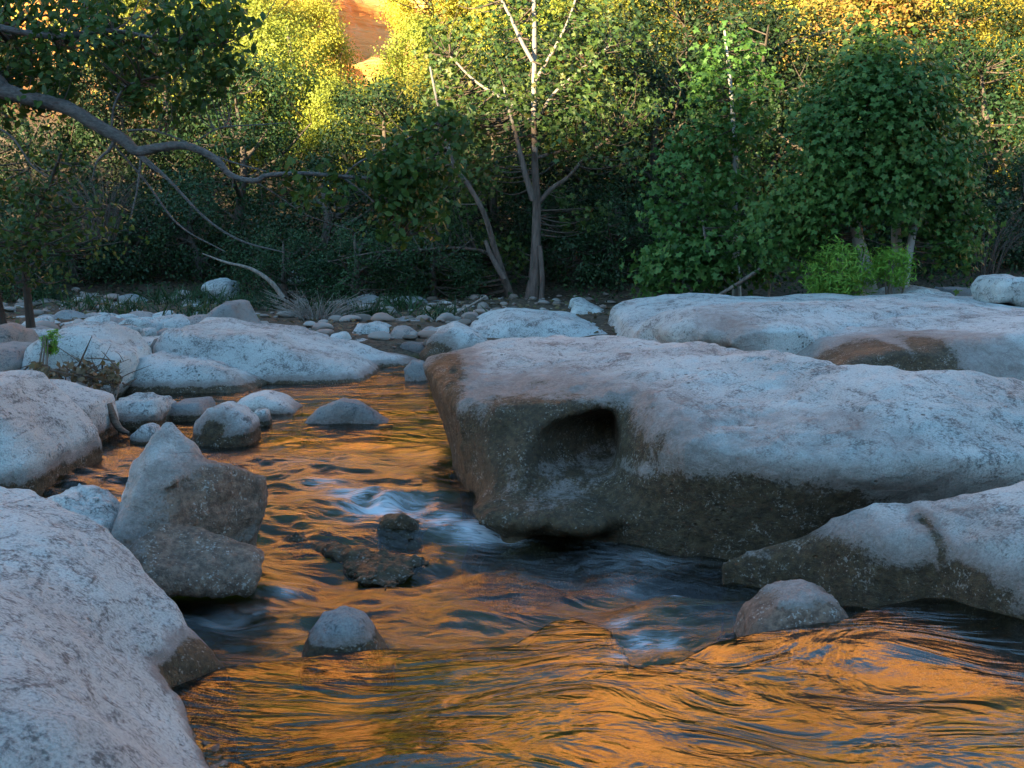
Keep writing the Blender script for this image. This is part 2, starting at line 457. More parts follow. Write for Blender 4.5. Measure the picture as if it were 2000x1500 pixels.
# each primitive: (bounds, function)
def sil(px, Y, T, Rr=0.15, lean=0.0, slope=0.0, bottom=-0.35, taper=0.0, k=None):
    """a solid with the outline px (top outline, left to right) at distance Y, T metres deep"""
    pts = [at(a, b, Y) for a, b in px]
    poly = [(p[0], p[2]) for p in pts]
    x0, x1 = poly[0][0], poly[-1][0]
    poly = poly + [(x1 - 0.02, bottom), (x0 + 0.02, bottom)]
    P = np.array(poly); zmid = bottom
    def f(X, Yv, Z):
        t = Yv - Y - lean * (Z - zmid)
        z2 = Z - slope * t
        d2 = poly_sdf(X, z2, P)
        q = d2 + Rr; w = np.abs(t) - (T / 2 - Rr)
        return np.sqrt(np.maximum(q, 0) ** 2 + np.maximum(w, 0) ** 2) + np.minimum(np.maximum(q, w), 0) - Rr
    e = abs(lean) * (P[:, 1].max() - bottom)
    b = (P[:, 0].min(), P[:, 0].max(), Y - T / 2 - 0.02 - max(0, -lean) * (P[:, 1].max() - bottom), Y + T / 2 + e, bottom, P[:, 1].max() + abs(slope) * T / 2)
    return b, f
def hull(pts, r=0.05):
    """rounded convex solid round the world points"""
    import bmesh
    bm = bmesh.new()
    for p in pts: bm.verts.new(tuple(float(c) for c in p))
    bmesh.ops.convex_hull(bm, input=bm.verts[:])
    bm.normal_update()
    pl = []
    cen = np.mean(np.array(pts), 0)
    for f in bm.faces:
        n = np.array(f.normal); c = np.array(f.calc_center_median())
        if n @ (c - cen) < 0: n = -n
        d = float(n @ c)
        if not any(abs(d - q[1]) < 1e-3 and n @ q[0] > 0.999 for q in pl): pl.append((n, d))
    bm.free()
    P = np.array(pts)
    def fn(X, Y, Z):
        v = None
        for n, d in pl:
            q = n[0] * X + n[1] * Y + n[2] * Z - d
            v = q if v is None else smax(v, q, r)
        return v
    return (P[:, 0].min(), P[:, 0].max(), P[:, 1].min(), P[:, 1].max(), P[:, 2].min(), P[:, 2].max()), fn
def ell(c, r, rz=0.0):
    c = np.asarray(c, float); r = np.asarray(r, float); ca, sa = math.cos(rz), math.sin(rz)
    def f(X, Y, Z):
        dx, dy, dz = X - c[0], Y - c[1], Z - c[2]
        u = (dx * ca + dy * sa) / r[0]; v = (-dx * sa + dy * ca) / r[1]; w = dz / r[2]
        return (np.sqrt(u * u + v * v + w * w) - 1) * r.min()
    m = max(r[0], r[1])
    return (c[0] - m, c[0] + m, c[1] - m, c[1] + m, c[2] - r[2], c[2] + r[2]), f
def shelf(base, rim, top, zr=0.6, k=0.12, z0=0.0):
    """a slab: plan outline base at z0, outline rim at zr, its top surface through the points top"""
    base = np.array([p[:2] for p in base]); rim = np.array([p[:2] for p in rim])
    T = tps(top)
    def f(X, Y, Z):
        s = np.clip((Z - z0) / (zr - z0), -0.6, 1.15)
        a = poly_sdf(X, Y, base); b = poly_sdf(X, Y, rim)
        return smax(a + (b - a) * s, (Z - T(X, Y)) * 0.9, k)
    al = np.concatenate([base, rim]); tp = np.array(top)
    return (al[:, 0].min(), al[:, 0].max(), al[:, 1].min(), al[:, 1].max(), -0.35, tp[:, 2].max() + 0.1), f
ROCKS = {}
def rock(label, prims, mat, vox=0.03, k=0.08, amp=0.02, freq=3.0, fine=0.006, stain=0.05, sw=0.08, blobs=(), carve=(), ck=0.06, name='boulder', cat='boulder', group=None, xlim=None, sf=0.0):
    bs = np.array([p[0] for p in prims])
    lo = bs[:, 0::2].min(0) - 0.1; hi = bs[:, 1::2].max(0) + 0.1
    if xlim: lo[0] = max(lo[0], xlim[0]); hi[0] = min(hi[0], xlim[1])
    n = np.ceil((hi - lo) / vox).astype(int) + 1
    ax = [lo[i] + np.arange(n[i]) * vox for i in range(3)]
    X, Y, Z = np.meshgrid(*ax, indexing='ij')
    F = None
    for _, f in prims:
        v = f(X, Y, Z)
        F = v if F is None else smin(F, v, k)
    for c in carve:
        F = smax(F, -c[1](X, Y, Z), ck)
    F = F + amp * fbm(X * freq, Y * freq, Z * freq * 1.3, 3) + fine * fbm(X * freq * 7, Y * freq * 7, Z * freq * 7, 2)
    for a in range(3):     # close the volume at its border
        s = [slice(None)] * 3
        s[a] = 0; F[tuple(s)] = 1; s[a] = -1; F[tuple(s)] = 1
    V, Q = surface_nets(F, lo, vox)
    if len(V) == 0: print('EMPTY ROCK', label); return None
    st = (stain - V[:, 2]) / sw
    for bl in blobs:
        c, r, a = bl[:3]; cap = bl[3] if len(bl) > 3 else 9
        d = np.sqrt((((V - np.asarray(c)) / np.asarray(r)) ** 2).sum(1))
        st = np.maximum(st, np.minimum((1 - d) * a, cap))
    st = np.clip(st, -1.5, 1.5)
    o3 = np.array([(V[:, 0].min() + V[:, 0].max()) / 2, (V[:, 1].min() + V[:, 1].max()) / 2, V[:, 2].min()])
    me = mesh_from(name, V - o3, Q, np.full(len(Q), 4))
    fattr(me, 'stain', st)
    o = link(name, me, mat, loc=tuple(o3))
    tag(o, label, cat, group)
    return o
W = lambda *a: on(*a)
exec_rocks = True

# --- the great shelf rock on the right
bigbase = [on(885, 905), on(915, 955), on(945, 995), on(1010, 1012), on(1100, 1000), on(1180, 1005), on(1250, 1022), on(1400, 1040), on(1550, 1050), on(1720, 1040), np.array([3.0, 5.6, 0]), np.array([4.6, 5.3, 0]), np.array([4.8, 6.6, 0]), np.array([3.2, 6.5, 0]), np.array([2.35, 6.5, 0]), np.array([1.85, 6.95, 0]), np.array([1.42, 8.0, 0]), np.array([1.0, 9.2, 0]), np.array([0.5, 9.8, 0]), np.array([-0.2, 9.4, 0]), np.array([-0.45, 8.6, 0])]
def o6(px, py, z): return on(px, py, z)
bigrim = [o6(832, 694, .62), o6(850, 740, .58), o6(895, 775, .55), o6(960, 790, .54), o6(1080, 800, .52), o6(1220, 805, .50), o6(1330, 880, .42), o6(1500, 900, .40), o6(1700, 960, .30), np.array([2.9, 5.35, 0]), np.array([4.6, 5.1, 0]), np.array([4.8, 6.5, 0]), np.array([3.2, 6.4, 0]), np.array([2.3, 6.4, 0]), np.array([1.78, 6.85, 0]), np.array([1.36, 7.9, 0]), np.array([0.94, 9.05, 0]), np.array([0.45, 9.5, 0]), np.array([-0.1, 9.2, 0])]
bigtop = [o6(840, 690, .62), o6(900, 715, .62), o6(1000, 685, .66), o6(1000, 735, .60), o6(1210, 658, .68), o6(1120, 750, .60), o6(1220, 745, .63), o6(1370, 672, .72), o6(1380, 740, .66), o6(1560, 702, .74), o6(1500, 780, .58), o6(1300, 820, .53), o6(1480, 860, .46), o6(1700, 728, .72), o6(1700, 820, .56), o6(1700, 900, .42), o6(1700, 980, .28), o6(1950, 734, .70), o6(1950, 830, .54), o6(1950, 920, .38), (1.0, 9.0, .64), (4.4, 6.6, .66), (3.4, 5.5, .3)]
c1 = at(1090, 862, 6.05); c2 = at(1180, 845, 6.0)
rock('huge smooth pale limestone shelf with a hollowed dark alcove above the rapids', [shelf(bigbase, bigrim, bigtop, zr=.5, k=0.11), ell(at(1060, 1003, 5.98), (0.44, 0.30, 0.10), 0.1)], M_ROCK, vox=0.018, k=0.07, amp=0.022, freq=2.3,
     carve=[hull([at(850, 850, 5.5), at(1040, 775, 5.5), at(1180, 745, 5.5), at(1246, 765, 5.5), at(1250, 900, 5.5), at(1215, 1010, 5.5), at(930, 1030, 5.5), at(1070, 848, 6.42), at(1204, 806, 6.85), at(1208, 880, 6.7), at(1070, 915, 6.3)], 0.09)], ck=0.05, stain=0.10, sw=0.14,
     blobs=[(at(1090, 850, 6.2), (.56, 1.3, .19), 1.4), (at(1060, 890, 6.1), (.62, 1.3, .36), 3, -.15), (at(1060, 935, 6.1), (.50, 1.2, .17), 2, .16), (at(1440, 985, 5.6), (.74, .6, .18), 1.2), (at(1260, 990, 5.7), (.40, .6, .14), 1.2), (at(860, 800, 7.2), (.20, 1.3, .42), 1.4), (at(920, 920, 6.4), (.28, .9, .38), 1.4), (at(1400, 960, 5.7), (1.2, .6, .36), 4, -.75)], name='shelf_rock', cat='rock')  # brown stains; the alcove floor is also painted darker to offset its sky light
# --- low rock at the lower right
lb = [on(1415, 1088), on(1500, 1098), on(1600, 1112), on(1700, 1138), on(1830, 1160), on(1900, 1185), on(2010, 1215), np.array([2.6, 3.9, 0]), np.array([3.6, 4.4, 0]), np.array([3.6, 4.98, 0]), np.array([2.1, 5.03, 0]), np.array([1.62, 5.18, 0]), np.array([1.4, 5.2, 0]), np.array([1.17, 5.22, 0]), np.array([1.0, 5.16, 0])]
lt = [on(1430, 1082, .02), on(1500, 1055, .07), on(1600, 1022, .16), on(1700, 993, .25), on(1850, 976, .33), on(1990, 968, .38), on(1700, 1060, .18), on(1850, 1060, .22), on(1990, 1060, .28), on(1990, 1150, .14), (3.2, 4.8, .40), (3.0, 4.2, .25)]
rm = [p + (np.array([2.2, 4.7, 0]) - p) * 0.03 for p in [np.array([q[0], q[1], 0]) for q in lb]]
rock('low pale wedge of rock lying at the right edge below the great shelf', [shelf(lb, rm, lt, zr=.3, k=0.09)], M_ROCK, vox=0.02, amp=0.016, freq=3.2, stain=0.03, sw=0.07, carve=[ell(on(1815, 1110, .06), (.022, .16, .13), 0.35)], ck=0.05,
     blobs=[(on(1700, 1090, .08), (1.4, .8, .20), 3, -.95), (on(1590, 1085, .06), (.35, .4, .10), .7), (on(1810, 1100, .08), (.04, .25, .2), 1.6), (on(1880, 1150, .06), (.22, .3, .10), 1.1), (on(1800, 1000, .3), (.035, .1, .05), 1.3), (on(1740, 1130, .02), (.4, .3, .08), .7)], name='wedge_rock', cat='rock')
# --- upper right slabs
rock('pale rounded slab with a brown stained hollow behind the great shelf', [sil([(1555, 716), (1620, 672), (1700, 655), (1800, 650), (1900, 641), (2000, 630), (2150, 630), (2300, 650)], 10.6, 2.4, 0.30, lean=0.5, slope=0.03, bottom=-0.1)], M_ROCK, vox=0.035, amp=0.03, freq=1.8, stain=-9, sw=1,
     carve=[ell(at(1750, 712, 9.3), (.74, .5, .25))], ck=0.05,
     blobs=[(at(1735, 700, 9.5), (.34, 1.1, .34), 1.6), (at(1690, 722, 9.5), (.75, 1.1, .14), 1.3), (at(1850, 700, 9.5), (.20, 1.1, .3), 1.0), (at(1640, 695, 9.6), (.16, 1.1, .2), 0.9), (at(1740, 700, 9.5), (1.0, 1.3, .5), 3, -.5)], name='slab_rock', cat='rock')
rock('long low pale slab running along the top of the shelf to the right edge', [sil([(1215, 668), (1225, 632), (1280, 612), (1400, 600), (1520, 604), (1640, 603), (1760, 600), (1860, 598), (1960, 606), (2100, 615), (2250, 640)], 14.0, 4.4, 0.45, lean=0.6, slope=0.02, bottom=-0.15), ell(at(1480, 650, 12.2), (1.1, 1.2, .28)), ell(at(1760, 635, 12.6), (1.5, 1.2, .26))], M_ROCK, vox=0.045, k=0.2, amp=0.05, freq=1.2, stain=-9, sw=1,
     blobs=[(at(1400, 650, 12), (.15, .6, .1), .5)], name='slab_rock', cat='rock')
rock('broad lichen-speckled dome rock just in front of the forked sycamore', [sil([(905, 668), (925, 632), (990, 614), (1060, 612), (1120, 622), (1180, 645), (1225, 672)], 15.5, 2.6, 0.42, lean=0.5, bottom=-.1)], M_ROCKL, vox=0.04, amp=0.04, freq=1.8, stain=-9, sw=1, name='dome_rock')
rock('small peaked rock against the left end of the dome rock', [sil([(828, 690), (850, 650), (885, 630), (930, 650), (975, 690)], 13.2, 1.0, 0.2, lean=0.5, bottom=-.1)], M_ROCKL, vox=0.03, amp=0.04, freq=3, stain=0.12, sw=.12, blobs=[(at(850, 690, 12.8), (.2, .5, .14), 1.2)])
rock('pointed pale rock beyond the right end of the dome rock', [sil([(1100, 632), (1120, 588), (1140, 586), (1180, 608), (1215, 632)], 18.5, 1.2, 0.15, lean=0.4, bottom=0.0)], M_ROCK, vox=0.04, amp=0.03, freq=2, stain=-9, sw=1)
rock('flat pale block with a brown foot beside the pointed rock', [sil([(1160, 645), (1175, 618), (1225, 620), (1238, 645)], 17.5, .8, 0.08, bottom=0.0)], M_ROCK, vox=0.03, amp=0.02, stain=.35, sw=.1)
rock('small cracked rock in the gap before the pointed rock', [sil([(1120, 645), (1140, 630), (1165, 636), (1180, 655)], 16.5, .6, 0.08, bottom=0.0)], M_PINK, vox=0.03, amp=0.02, stain=-9, sw=1)
rock('dull grey rounded boulder under the trees right of the pointed rock', [sil([(1205, 622), (1225, 598), (1270, 594), (1300, 612)], 20, 1.2, 0.15, bottom=0.0)], M_GREY, vox=0.05, amp=0.03, stain=-9, sw=1)
rock('flat grey slab at the foot of the bright green shrub', [sil([(1400, 604), (1440, 584), (1480, 590), (1560, 592), (1600, 606)], 17.2, 1.4, 0.12, bottom=0.1)], M_GREY, vox=0.05, amp=0.03, stain=-9, sw=1)
rock('smooth rounded pale boulder right of the bright green shrub', [sil([(1715, 600), (1740, 566), (1780, 558), (1825, 566), (1850, 592), (1852, 604)], 17.5, 1.6, 0.22, bottom=0.1)], M_ROCK, vox=0.04, amp=0.03, stain=-9, sw=1)
rock('thin slab of grey ledge between the round boulder and the long boulder', [sil([(1832, 596), (1845, 564), (1920, 564), (1945, 590)], 19.0, 1.0, 0.06, bottom=0.1)], M_GREY, vox=0.04, amp=0.03, stain=-9, sw=1, name='ledge_slab', cat='slab')
rock('low white stone in front of the thin grey ledge slab', [sil([(1855, 604), (1880, 582), (1940, 582), (1975, 606)], 16.5, .8, 0.1, bottom=0.1)], M_ROCK, vox=0.035, amp=0.02, stain=-9, sw=1)
rock('long tilted pale boulder cut by the right edge under the trees', [sil([(1918, 560), (1932, 538), (1975, 536), (2040, 560), (2100, 590), (2100, 650), (2000, 618), (1950, 590)], 15.5, 1.0, 0.16, bottom=0.55)], M_ROCKL, vox=0.035, amp=0.035, stain=-9, sw=1)

# --- left foreground
hb = [on(440, 1298), on(400, 1312), on(330, 1345), on(375, 1410), on(420, 1470), on(450, 1530), np.array([-0.62, 2.6, 0]), np.array([-0.55, 2.0, 0]), np.array([-1.0, 1.4, 0]), np.array([-2.6, 1.3, 0]), np.array([-3.0, 3.0, 0]), np.array([-2.7, 4.4, 0]), on(100, 1120), on(210, 1150), on(320, 1215), on(380, 1250)]
ht = [on(0, 1037, .46), on(60, 1045, .45), on(130, 1070, .40), on(200, 1125, .31), on(270, 1178, .23), on(340, 1225, .14), on(400, 1262, .06), on(280, 1290, .14), on(150, 1250, .36), on(0, 1200, .50), on(290, 1380, .17), on(350, 1440, .11), on(200, 1400, .33), on(50, 1400, .48), on(380, 1500, .12), on(200, 1500, .38), (-1.6, 2.2, .5), (-0.8, 2.2, .12), (-2.6, 3.2, .45)]
hr = [np.array([q[0], q[1], 0]) + (np.array([-1.7, 3.0, 0]) - np.array([q[0], q[1], 0])) * 0.07 for q in hb]
rock('massive smooth pale rock filling the lower left corner', [shelf(hb, hr, ht, zr=.3, k=0.10)], M_ROCKL, vox=0.016, amp=0.018, freq=3.4, fine=0.005, stain=0.02, sw=0.05, blobs=[(on(390, 1295, .03), (.20, .16, .07), 1.5), (on(340, 1330, 0.02), (.12, .2, .06), 1.2)], name='foreground_rock', cat='rock')
# --- standing angular rock
Yb = 5.15
def q(px, py, Y): return at(px, py, Y)
main = [q(318, 818, 5.35), q(345, 822, 5.35), q(285, 870, 5.2), q(380, 885, 5.25), q(262, 900, 5.5), q(455, 908, 5.3), q(528, 932, 5.45), q(520, 965, 5.6), q(505, 1020, 5.5), q(500, 1040, 5.15), q(345, 1010, 4.95), q(250, 1010, 4.95), q(208, 1060, 4.95), q(182, 1120, 4.8), q(190, 1170, 4.9), q(480, 1150, 5.1), q(480, 1140, 5.7), q(200, 1100, 5.7), q(330, 860, 5.7)]
main2 = [q(262, 900, 5.3), q(300, 885, 5.1), q(455, 908, 5.25), q(528, 932, 5.4), q(520, 965, 5.6), q(505, 1040, 5.4), q(345, 1010, 4.98), q(208, 1060, 4.95), q(182, 1125, 4.8), q(190, 1170, 4.9), q(480, 1150, 5.3), q(200, 1100, 5.7), q(480, 1140, 5.7), q(430, 905, 5.7)]
peak = [q(315, 818, 5.32), q(338, 815, 5.32), q(345, 835, 5.4), q(288, 870, 5.15), q(262, 905, 5.2), q(385, 890, 5.2), q(410, 902, 5.3), q(340, 950, 5.0), q(235, 980, 5.1), q(300, 900, 5.7)]
foot = [q(262, 1050, 4.8), q(330, 1015, 4.95), q(400, 1028, 4.98), q(470, 1045, 4.95), q(530, 1078, 4.85), q(527, 1110, 4.75), q(500, 1125, 4.7), q(280, 1130, 4.6), q(225, 1120, 4.7), q(280, 1180, 4.6), q(500, 1180, 4.7), q(480, 1100, 5.3), q(240, 1090, 5.3)]
rock('upright angular brown-crusted rock with a pale pointed tip, standing in the stream', [hull(main2, .022), hull(peak, .022), hull(foot, .035)], M_BROWN, vox=0.013, k=0.028, amp=0.02, freq=5, fine=0.006, stain=0.05, sw=0.05,
     blobs=[(q(440, 985, 5.2), (.25, .9, .19), 1.0), (q(400, 1110, 4.7), (.5, .5, .12), .9), (q(330, 1050, 4.8), (.16, .4, .14), .7), (q(440, 1000, 4.9), (.4, .9, .4), 2, -.7)], name='standing_rock', cat='rock')
rock('pitted dark brownish rock tucked behind the lower left rock', [sil([(5, 1040), (30, 1015), (90, 990), (115, 992), (150, 1000), (200, 1030), (215, 1075)], 4.95, .55, 0.10, lean=0.4, bottom=-.3)], M_BROWN, vox=0.016, amp=0.03, freq=7, fine=0.012, stain=0.10, sw=0.06)
rock('big rounded white boulder at the left edge with a dark waterline', [sil([(-160, 800), (-60, 745), (0, 752), (50, 790), (100, 830), (130, 870), (135, 930)], 6.9, 1.5, 0.34, lean=0.15, bottom=-.3)], M_ROCK, vox=0.022, amp=0.02, freq=2.6, stain=0.10, sw=0.08)
rock('sloping pale boulder behind the big white one at the left', [sil([(0, 790), (40, 765), (75, 750), (130, 765), (185, 785), (197, 840)], 8.1, .9, 0.2, lean=0.2, bottom=-.3)], M_ROCK, vox=0.022, amp=0.025, freq=4, stain=0.07, sw=0.07)
rock('shallow pale stone between the left boulders and the driftwood', [sil([(55, 775), (80, 748), (120, 740), (150, 752), (175, 775)], 9.6, .7, 0.14, lean=0.2, bottom=-.3)], M_ROCK, vox=0.028, amp=0.02, stain=0.05, sw=0.06)
rock('pink-tinged boulder with a dark base at the far left edge', [sil([(-60, 730), (-40, 680), (0, 670), (40, 680), (60, 705), (58, 760)], 10.6, 1.1, 0.24, bottom=-.2)], M_PINK, vox=0.032, amp=0.03, stain=0.10, sw=0.08)
rock('brownish rounded boulder above the pink-tinged one at the far left edge', [sil([(-60, 690), (-30, 640), (10, 632), (45, 650), (60, 690)], 12.4, 1.0, 0.22, bottom=-.1)], M_PINK, vox=0.04, amp=0.03, stain=-9, sw=1)
rock('jumbled pale boulder behind the tuft of green weeds', [sil([(62, 720), (80, 665), (110, 645), (180, 648), (225, 662), (255, 690), (272, 740), (262, 770)], 10.8, 1.3, 0.22, lean=0.25, bottom=-.3)], M_ROCKL, vox=0.03, amp=0.05, freq=2.6, stain=0.04, sw=0.08)
rock('knobbly pale block in the water with a broken stub of wood', [sil([(203, 830), (208, 785), (240, 776), (315, 775), (328, 800), (328, 835)], 8.9, .6, 0.12, lean=0.2, bottom=-.3)], M_ROCKL, vox=0.02, amp=0.035, freq=4.5, stain=0.06, sw=0.06)
rock('low flat grey stone between the knobbly block and the egg boulder', [sil([(325, 815), (335, 785), (395, 781), (415, 815)], 9.2, .5, 0.08, lean=0.2, bottom=-.3)], M_GREY, vox=0.025, amp=0.02, stain=0.05, sw=0.05)
rock('small stone at the waterline right in front of the knobbly block', [sil([(262, 850), (285, 828), (305, 832), (310, 850)], 8.15, .25, 0.06, bottom=-.2)], M_ROCK, vox=0.018, amp=0.015, stain=0.02, sw=0.04)
rock('egg-shaped white boulder with a brown stained foot in the stream', [sil([(380, 860), (384, 822), (410, 795), (440, 788), (475, 800), (500, 825), (504, 860)], 8.15, .55, 0.2, lean=0.1, bottom=-.25)], M_ROCK, vox=0.018, amp=0.012, freq=4, stain=0.085, sw=0.06, blobs=[(at(415, 845, 7.9), (.10, .3, .10), 1.3)])
rock('low rough stone awash behind the egg boulder', [sil([(450, 800), (480, 776), (515, 768), (555, 780), (585, 797)], 9.6, .5, 0.08, bottom=-.2)], M_BROWN, vox=0.022, amp=0.02, stain=0.01, sw=0.05)
rock('tiny pale stone right of the egg boulder', [sil([(490, 828), (500, 800), (525, 798), (532, 828)], 8.9, .2, 0.05, bottom=-.2)], M_ROCK, vox=0.018, amp=0.015, stain=0.03, sw=0.05)
rock('grey half-sunk stone alone in the orange reflections', [sil([(590, 826), (625, 800), (665, 782), (705, 790), (745, 812), (764, 826)], 9.0, .30, 0.06, lean=0.15, bottom=-.2)], M_GREY, vox=0.02, amp=0.02, freq=4, stain=0.0, sw=0.05)
# --- left middle slabs
rock('long whale-backed pale slab sloping right into the far pool', [sil([(325, 745), (332, 665), (350, 638), (400, 634), (460, 645), (540, 655), (610, 672), (680, 695), (730, 722), (745, 745)], 12.2, 2.2, 0.34, lean=0.45, bottom=-.3), sil([(600, 735), (650, 690), (690, 672), (730, 680), (790, 690), (835, 705), (840, 735)], 13.4, 1.6, 0.2, lean=0.4, bottom=-.2)], M_ROCK, vox=0.032, k=0.15, amp=0.04, freq=1.9, stain=0.03, sw=0.06, name='slab_rock', cat='rock')
rock('low pale slab lying in front of the whale-backed slab', [sil([(245, 762), (262, 712), (290, 697), (350, 700), (410, 708), (460, 728), (508, 752)], 11.0, 1.1, 0.22, lean=0.4, bottom=-.3)], M_ROCK, vox=0.028, amp=0.03, freq=2.5, stain=0.06, sw=0.06, name='slab_rock', cat='rock')
rock('peaked smooth grey rock rising behind the whale-backed slab', [sil([(385, 660), (410, 612), (440, 590), (462, 592), (480, 625), (508, 655)], 14.6, 1.2, 0.18, lean=0.3, bottom=-.1)], M_GREY, vox=0.035, amp=0.025, freq=2, stain=-9, sw=1)
for lab, px, Y, T, m in [
    ('white brown-footed boulder left of the red stone on the far shore', [(688, 660), (700, 635), (725, 630), (758, 642), (765, 665)], 15.2, .8, M_ROCK),
    ('reddish white tilted stone on the far shore', [(758, 665), (768, 640), (795, 642), (825, 662), (828, 672)], 14.6, .6, M_PINK),
    ('dark brown flat stone below the reddish stone', [(775, 690), (785, 668), (830, 668), (835, 692)], 14.0, .6, M_DARKROCK),
    ('grey smooth stone leaning behind the reddish stone', [(755, 650), (785, 624), (820, 628), (835, 655)], 16.2, .7, M_GREY),
    ('pale stone between the reddish stone and the peaked rock', [(815, 680), (835, 648), (870, 640), (895, 665)], 14.9, .7, M_ROCK),
    ('little white cobble on the crest of the whale-backed slab', [(640, 672), (648, 655), (672, 654), (684, 672)], 14.2, .4, M_ROCK),
    ('small white cobble further left on the slab crest', [(600, 668), (612, 650), (640, 656), (646, 672)], 14.4, .4, M_ROCK),
    ('flat white stone wedged left of the whale-backed slab', [(252, 700), (262, 664), (320, 662), (332, 690)], 12.6, .6, M_ROCK),
    ('brown flat stone under the wedged white one', [(285, 690), (300, 668), (335, 672), (335, 700)], 11.9, .4, M_DARKROCK),
    ('small rock at the waterline under the left tip of the great shelf', [(790, 722), (805, 706), (825, 706), (838, 722)], 11.6, .3, M_GREY)]:
    rock(lab, [sil(px, Y, T, 0.1, lean=0.2, bottom=-.1)], m, vox=0.03, amp=0.03, freq=3, stain=0.0, sw=.06)
# --- rocks in the rapids
rock('small round grey-topped boulder at the lip of the foreground pool', [sil([(585, 1290), (600, 1240), (625, 1208), (665, 1197), (705, 1212), (735, 1250), (775, 1290)], 4.15, .3, 0.12, lean=0.1, bottom=-.2)], M_GREY, vox=0.011, amp=0.010, freq=7, fine=0.004, stain=0.0, sw=0.04)
rock('dark-veined hump of rock washed by the current near the right', [sil([(1440, 1250), (1470, 1200), (1520, 1165), (1590, 1155), (1630, 1172), (1665, 1225)], 4.4, .36, 0.10, lean=0.25, bottom=-.2)], M_BROWN, vox=0.011, amp=0.010, freq=7, fine=0.005, stain=0.06, sw=0.09)
rock('dark wet ledge breaking the surface at mid-stream', [hull([on(535, 1066, -.10), on(560, 1050, -.08), on(640, 1056, -.085), on(660, 1075, -.09), on(600, 1090, -.12), on(600, 1070, -.3), on(640, 1070, -.3)], .02), hull([on(640, 1070, -.085), on(700, 1080, -.07), on(780, 1082, -.075), on(830, 1100, -.09), on(800, 1140, -.11), on(740, 1155, -.12), on(680, 1120, -.11), on(700, 1100, -.3), on(780, 1110, -.3)], .02)], M_DARKROCK, vox=0.012, amp=0.03, freq=9, fine=0.01, stain=0.0, sw=0.05, name='wet_ledge', cat='rock')
rock('thin amber-lit slab just awash above the dark ledge', [hull([on(610, 1040, -.08), on(700, 1012, -.085), on(780, 1020, -.085), on(830, 1040, -.08), on(770, 1065, -.085), on(640, 1055, -.085), on(700, 1040, -.2)], .02)], M_DARKROCK, vox=0.012, amp=0.012, freq=6, stain=0.1, sw=0.05, name='wet_slab', cat='rock')
rock('mossy dark lump of rock below the white water', [sil([(735, 1030), (750, 1010), (785, 1003), (815, 1014), (830, 1034)], 5.95, .12, 0.03, bottom=-.2)], M_DARKROCK, vox=0.012, amp=0.018, freq=9, stain=0.2, sw=0.05)
rock('brown wet foot of rock under the lower left rock at the bottom edge', [hull([on(425, 1440, .03), on(455, 1470, .02), on(462, 1530, .0), on(400, 1560, .0), on(380, 1440, .0), on(440, 1500, -.2), on(400, 1480, -.2)], .03)], M_BROWN, vox=0.012, amp=0.012, freq=8, stain=0.1, sw=0.05)

# ------------------------------------------------------------------ water
def lip_y(x):
    L = [on(*p) for p in [(-200, 1340), (330, 1345), (440, 1302), (580, 1282), (750, 1258), (900, 1264), (1000, 1256), (1040, 1236), (1080, 1212), (1130, 1206), (1190, 1225), (1240, 1300), (1330, 1288), (1400, 1252), (1460, 1238), (1650, 1205), (1720, 1180), (1800, 1165), (2100, 1160)]]
    L = np.array(L); o = np.argsort(L[:, 0])
    return np.interp(x, L[o, 0], L[o, 1])
wx = axis([(-9, -3, 0.08), (-3, 3.2, 0.0125), (3.2, 6, 0.08)])
wy = axis([(0.6, 2.6, 0.05), (2.6, 7.6, 0.0125), (7.6, 14.6, 0.04)])
WX, WY = np.meshgrid(wx, wy, indexing='ij')
ly = lip_y(WX)
s = WY - ly
back = sstep(5.6, 6.6, WY - 0.25 * WX)            # the far pool lies higher again
right_in = sstep(1.0, 1.7, WX) * sstep(4.2, 4.8, WY)
low = sstep(-0.03, 0.16, s) * (1 - back) 
lev = -0.12 * low
rap = sstep(0.0, 0.25, s) * (1 - sstep(7.0, 8.6, WY))   # rough water between the two pools
# flow coordinates: phi runs down stream, psi across it
def gb(px, py, r): c = on(px, py); return np.exp(-(((WX - c[0]) ** 2 + (WY - c[1]) ** 2) / r ** 2))
psi = WY + 0.16 * fbm(WX * 0.9, WY * 0.9, 2.0, 3) - 0.22 * gb(1680, 1230, .45) + 0.22 * gb(1050, 1270, .5) - 0.5 * (WX + .4) * gb(950, 1330, .6) + 0.3 * gb(1300, 1080, .8) + 0.25 * (WX) * sstep(6, 5, WY) * sstep(4.4, 5.0, WY) * 0.4
phi = WX + 0.22 * fbm(WX * 0.7, WY * 0.7, 9.0, 2)
wav = 0.006 * fbm(phi * 3.0, psi * 6.0, 0.5, 2) * rap + 0.044 * fbm(WX * 2.6 + .6 * psi, WY * 4.2, 6.5, 3) * rap
wav += 0.030 * gb(1265, 1165, .16) - 0.02 * gb(1230, 1215, .14) + 0.02 * gb(1320, 1120, .07)
wav += -0.015 * gb(1290, 1235, .12) + 0.010 * gb(1110, 1220, .18)
wav += (1 - rap) * (0.0070 * fbm(phi * 2.6, psi * 4.2, 1.5, 2) + 0.008 * fbm(WX * 1.5, WY * 2.2, 3.5, 2)) * np.interp(WY, [3, 7, 9, 13], [1, 1, .6, .35])
wav += 0.05 * gb(720, 985, .22) * fbm(WX * 6, WY * 6, 1.1, 2) + 0.03 * back * (1 - sstep(6.6, 7.4, WY)) * 0
WZ = lev + wav
foam = np.zeros_like(WX)
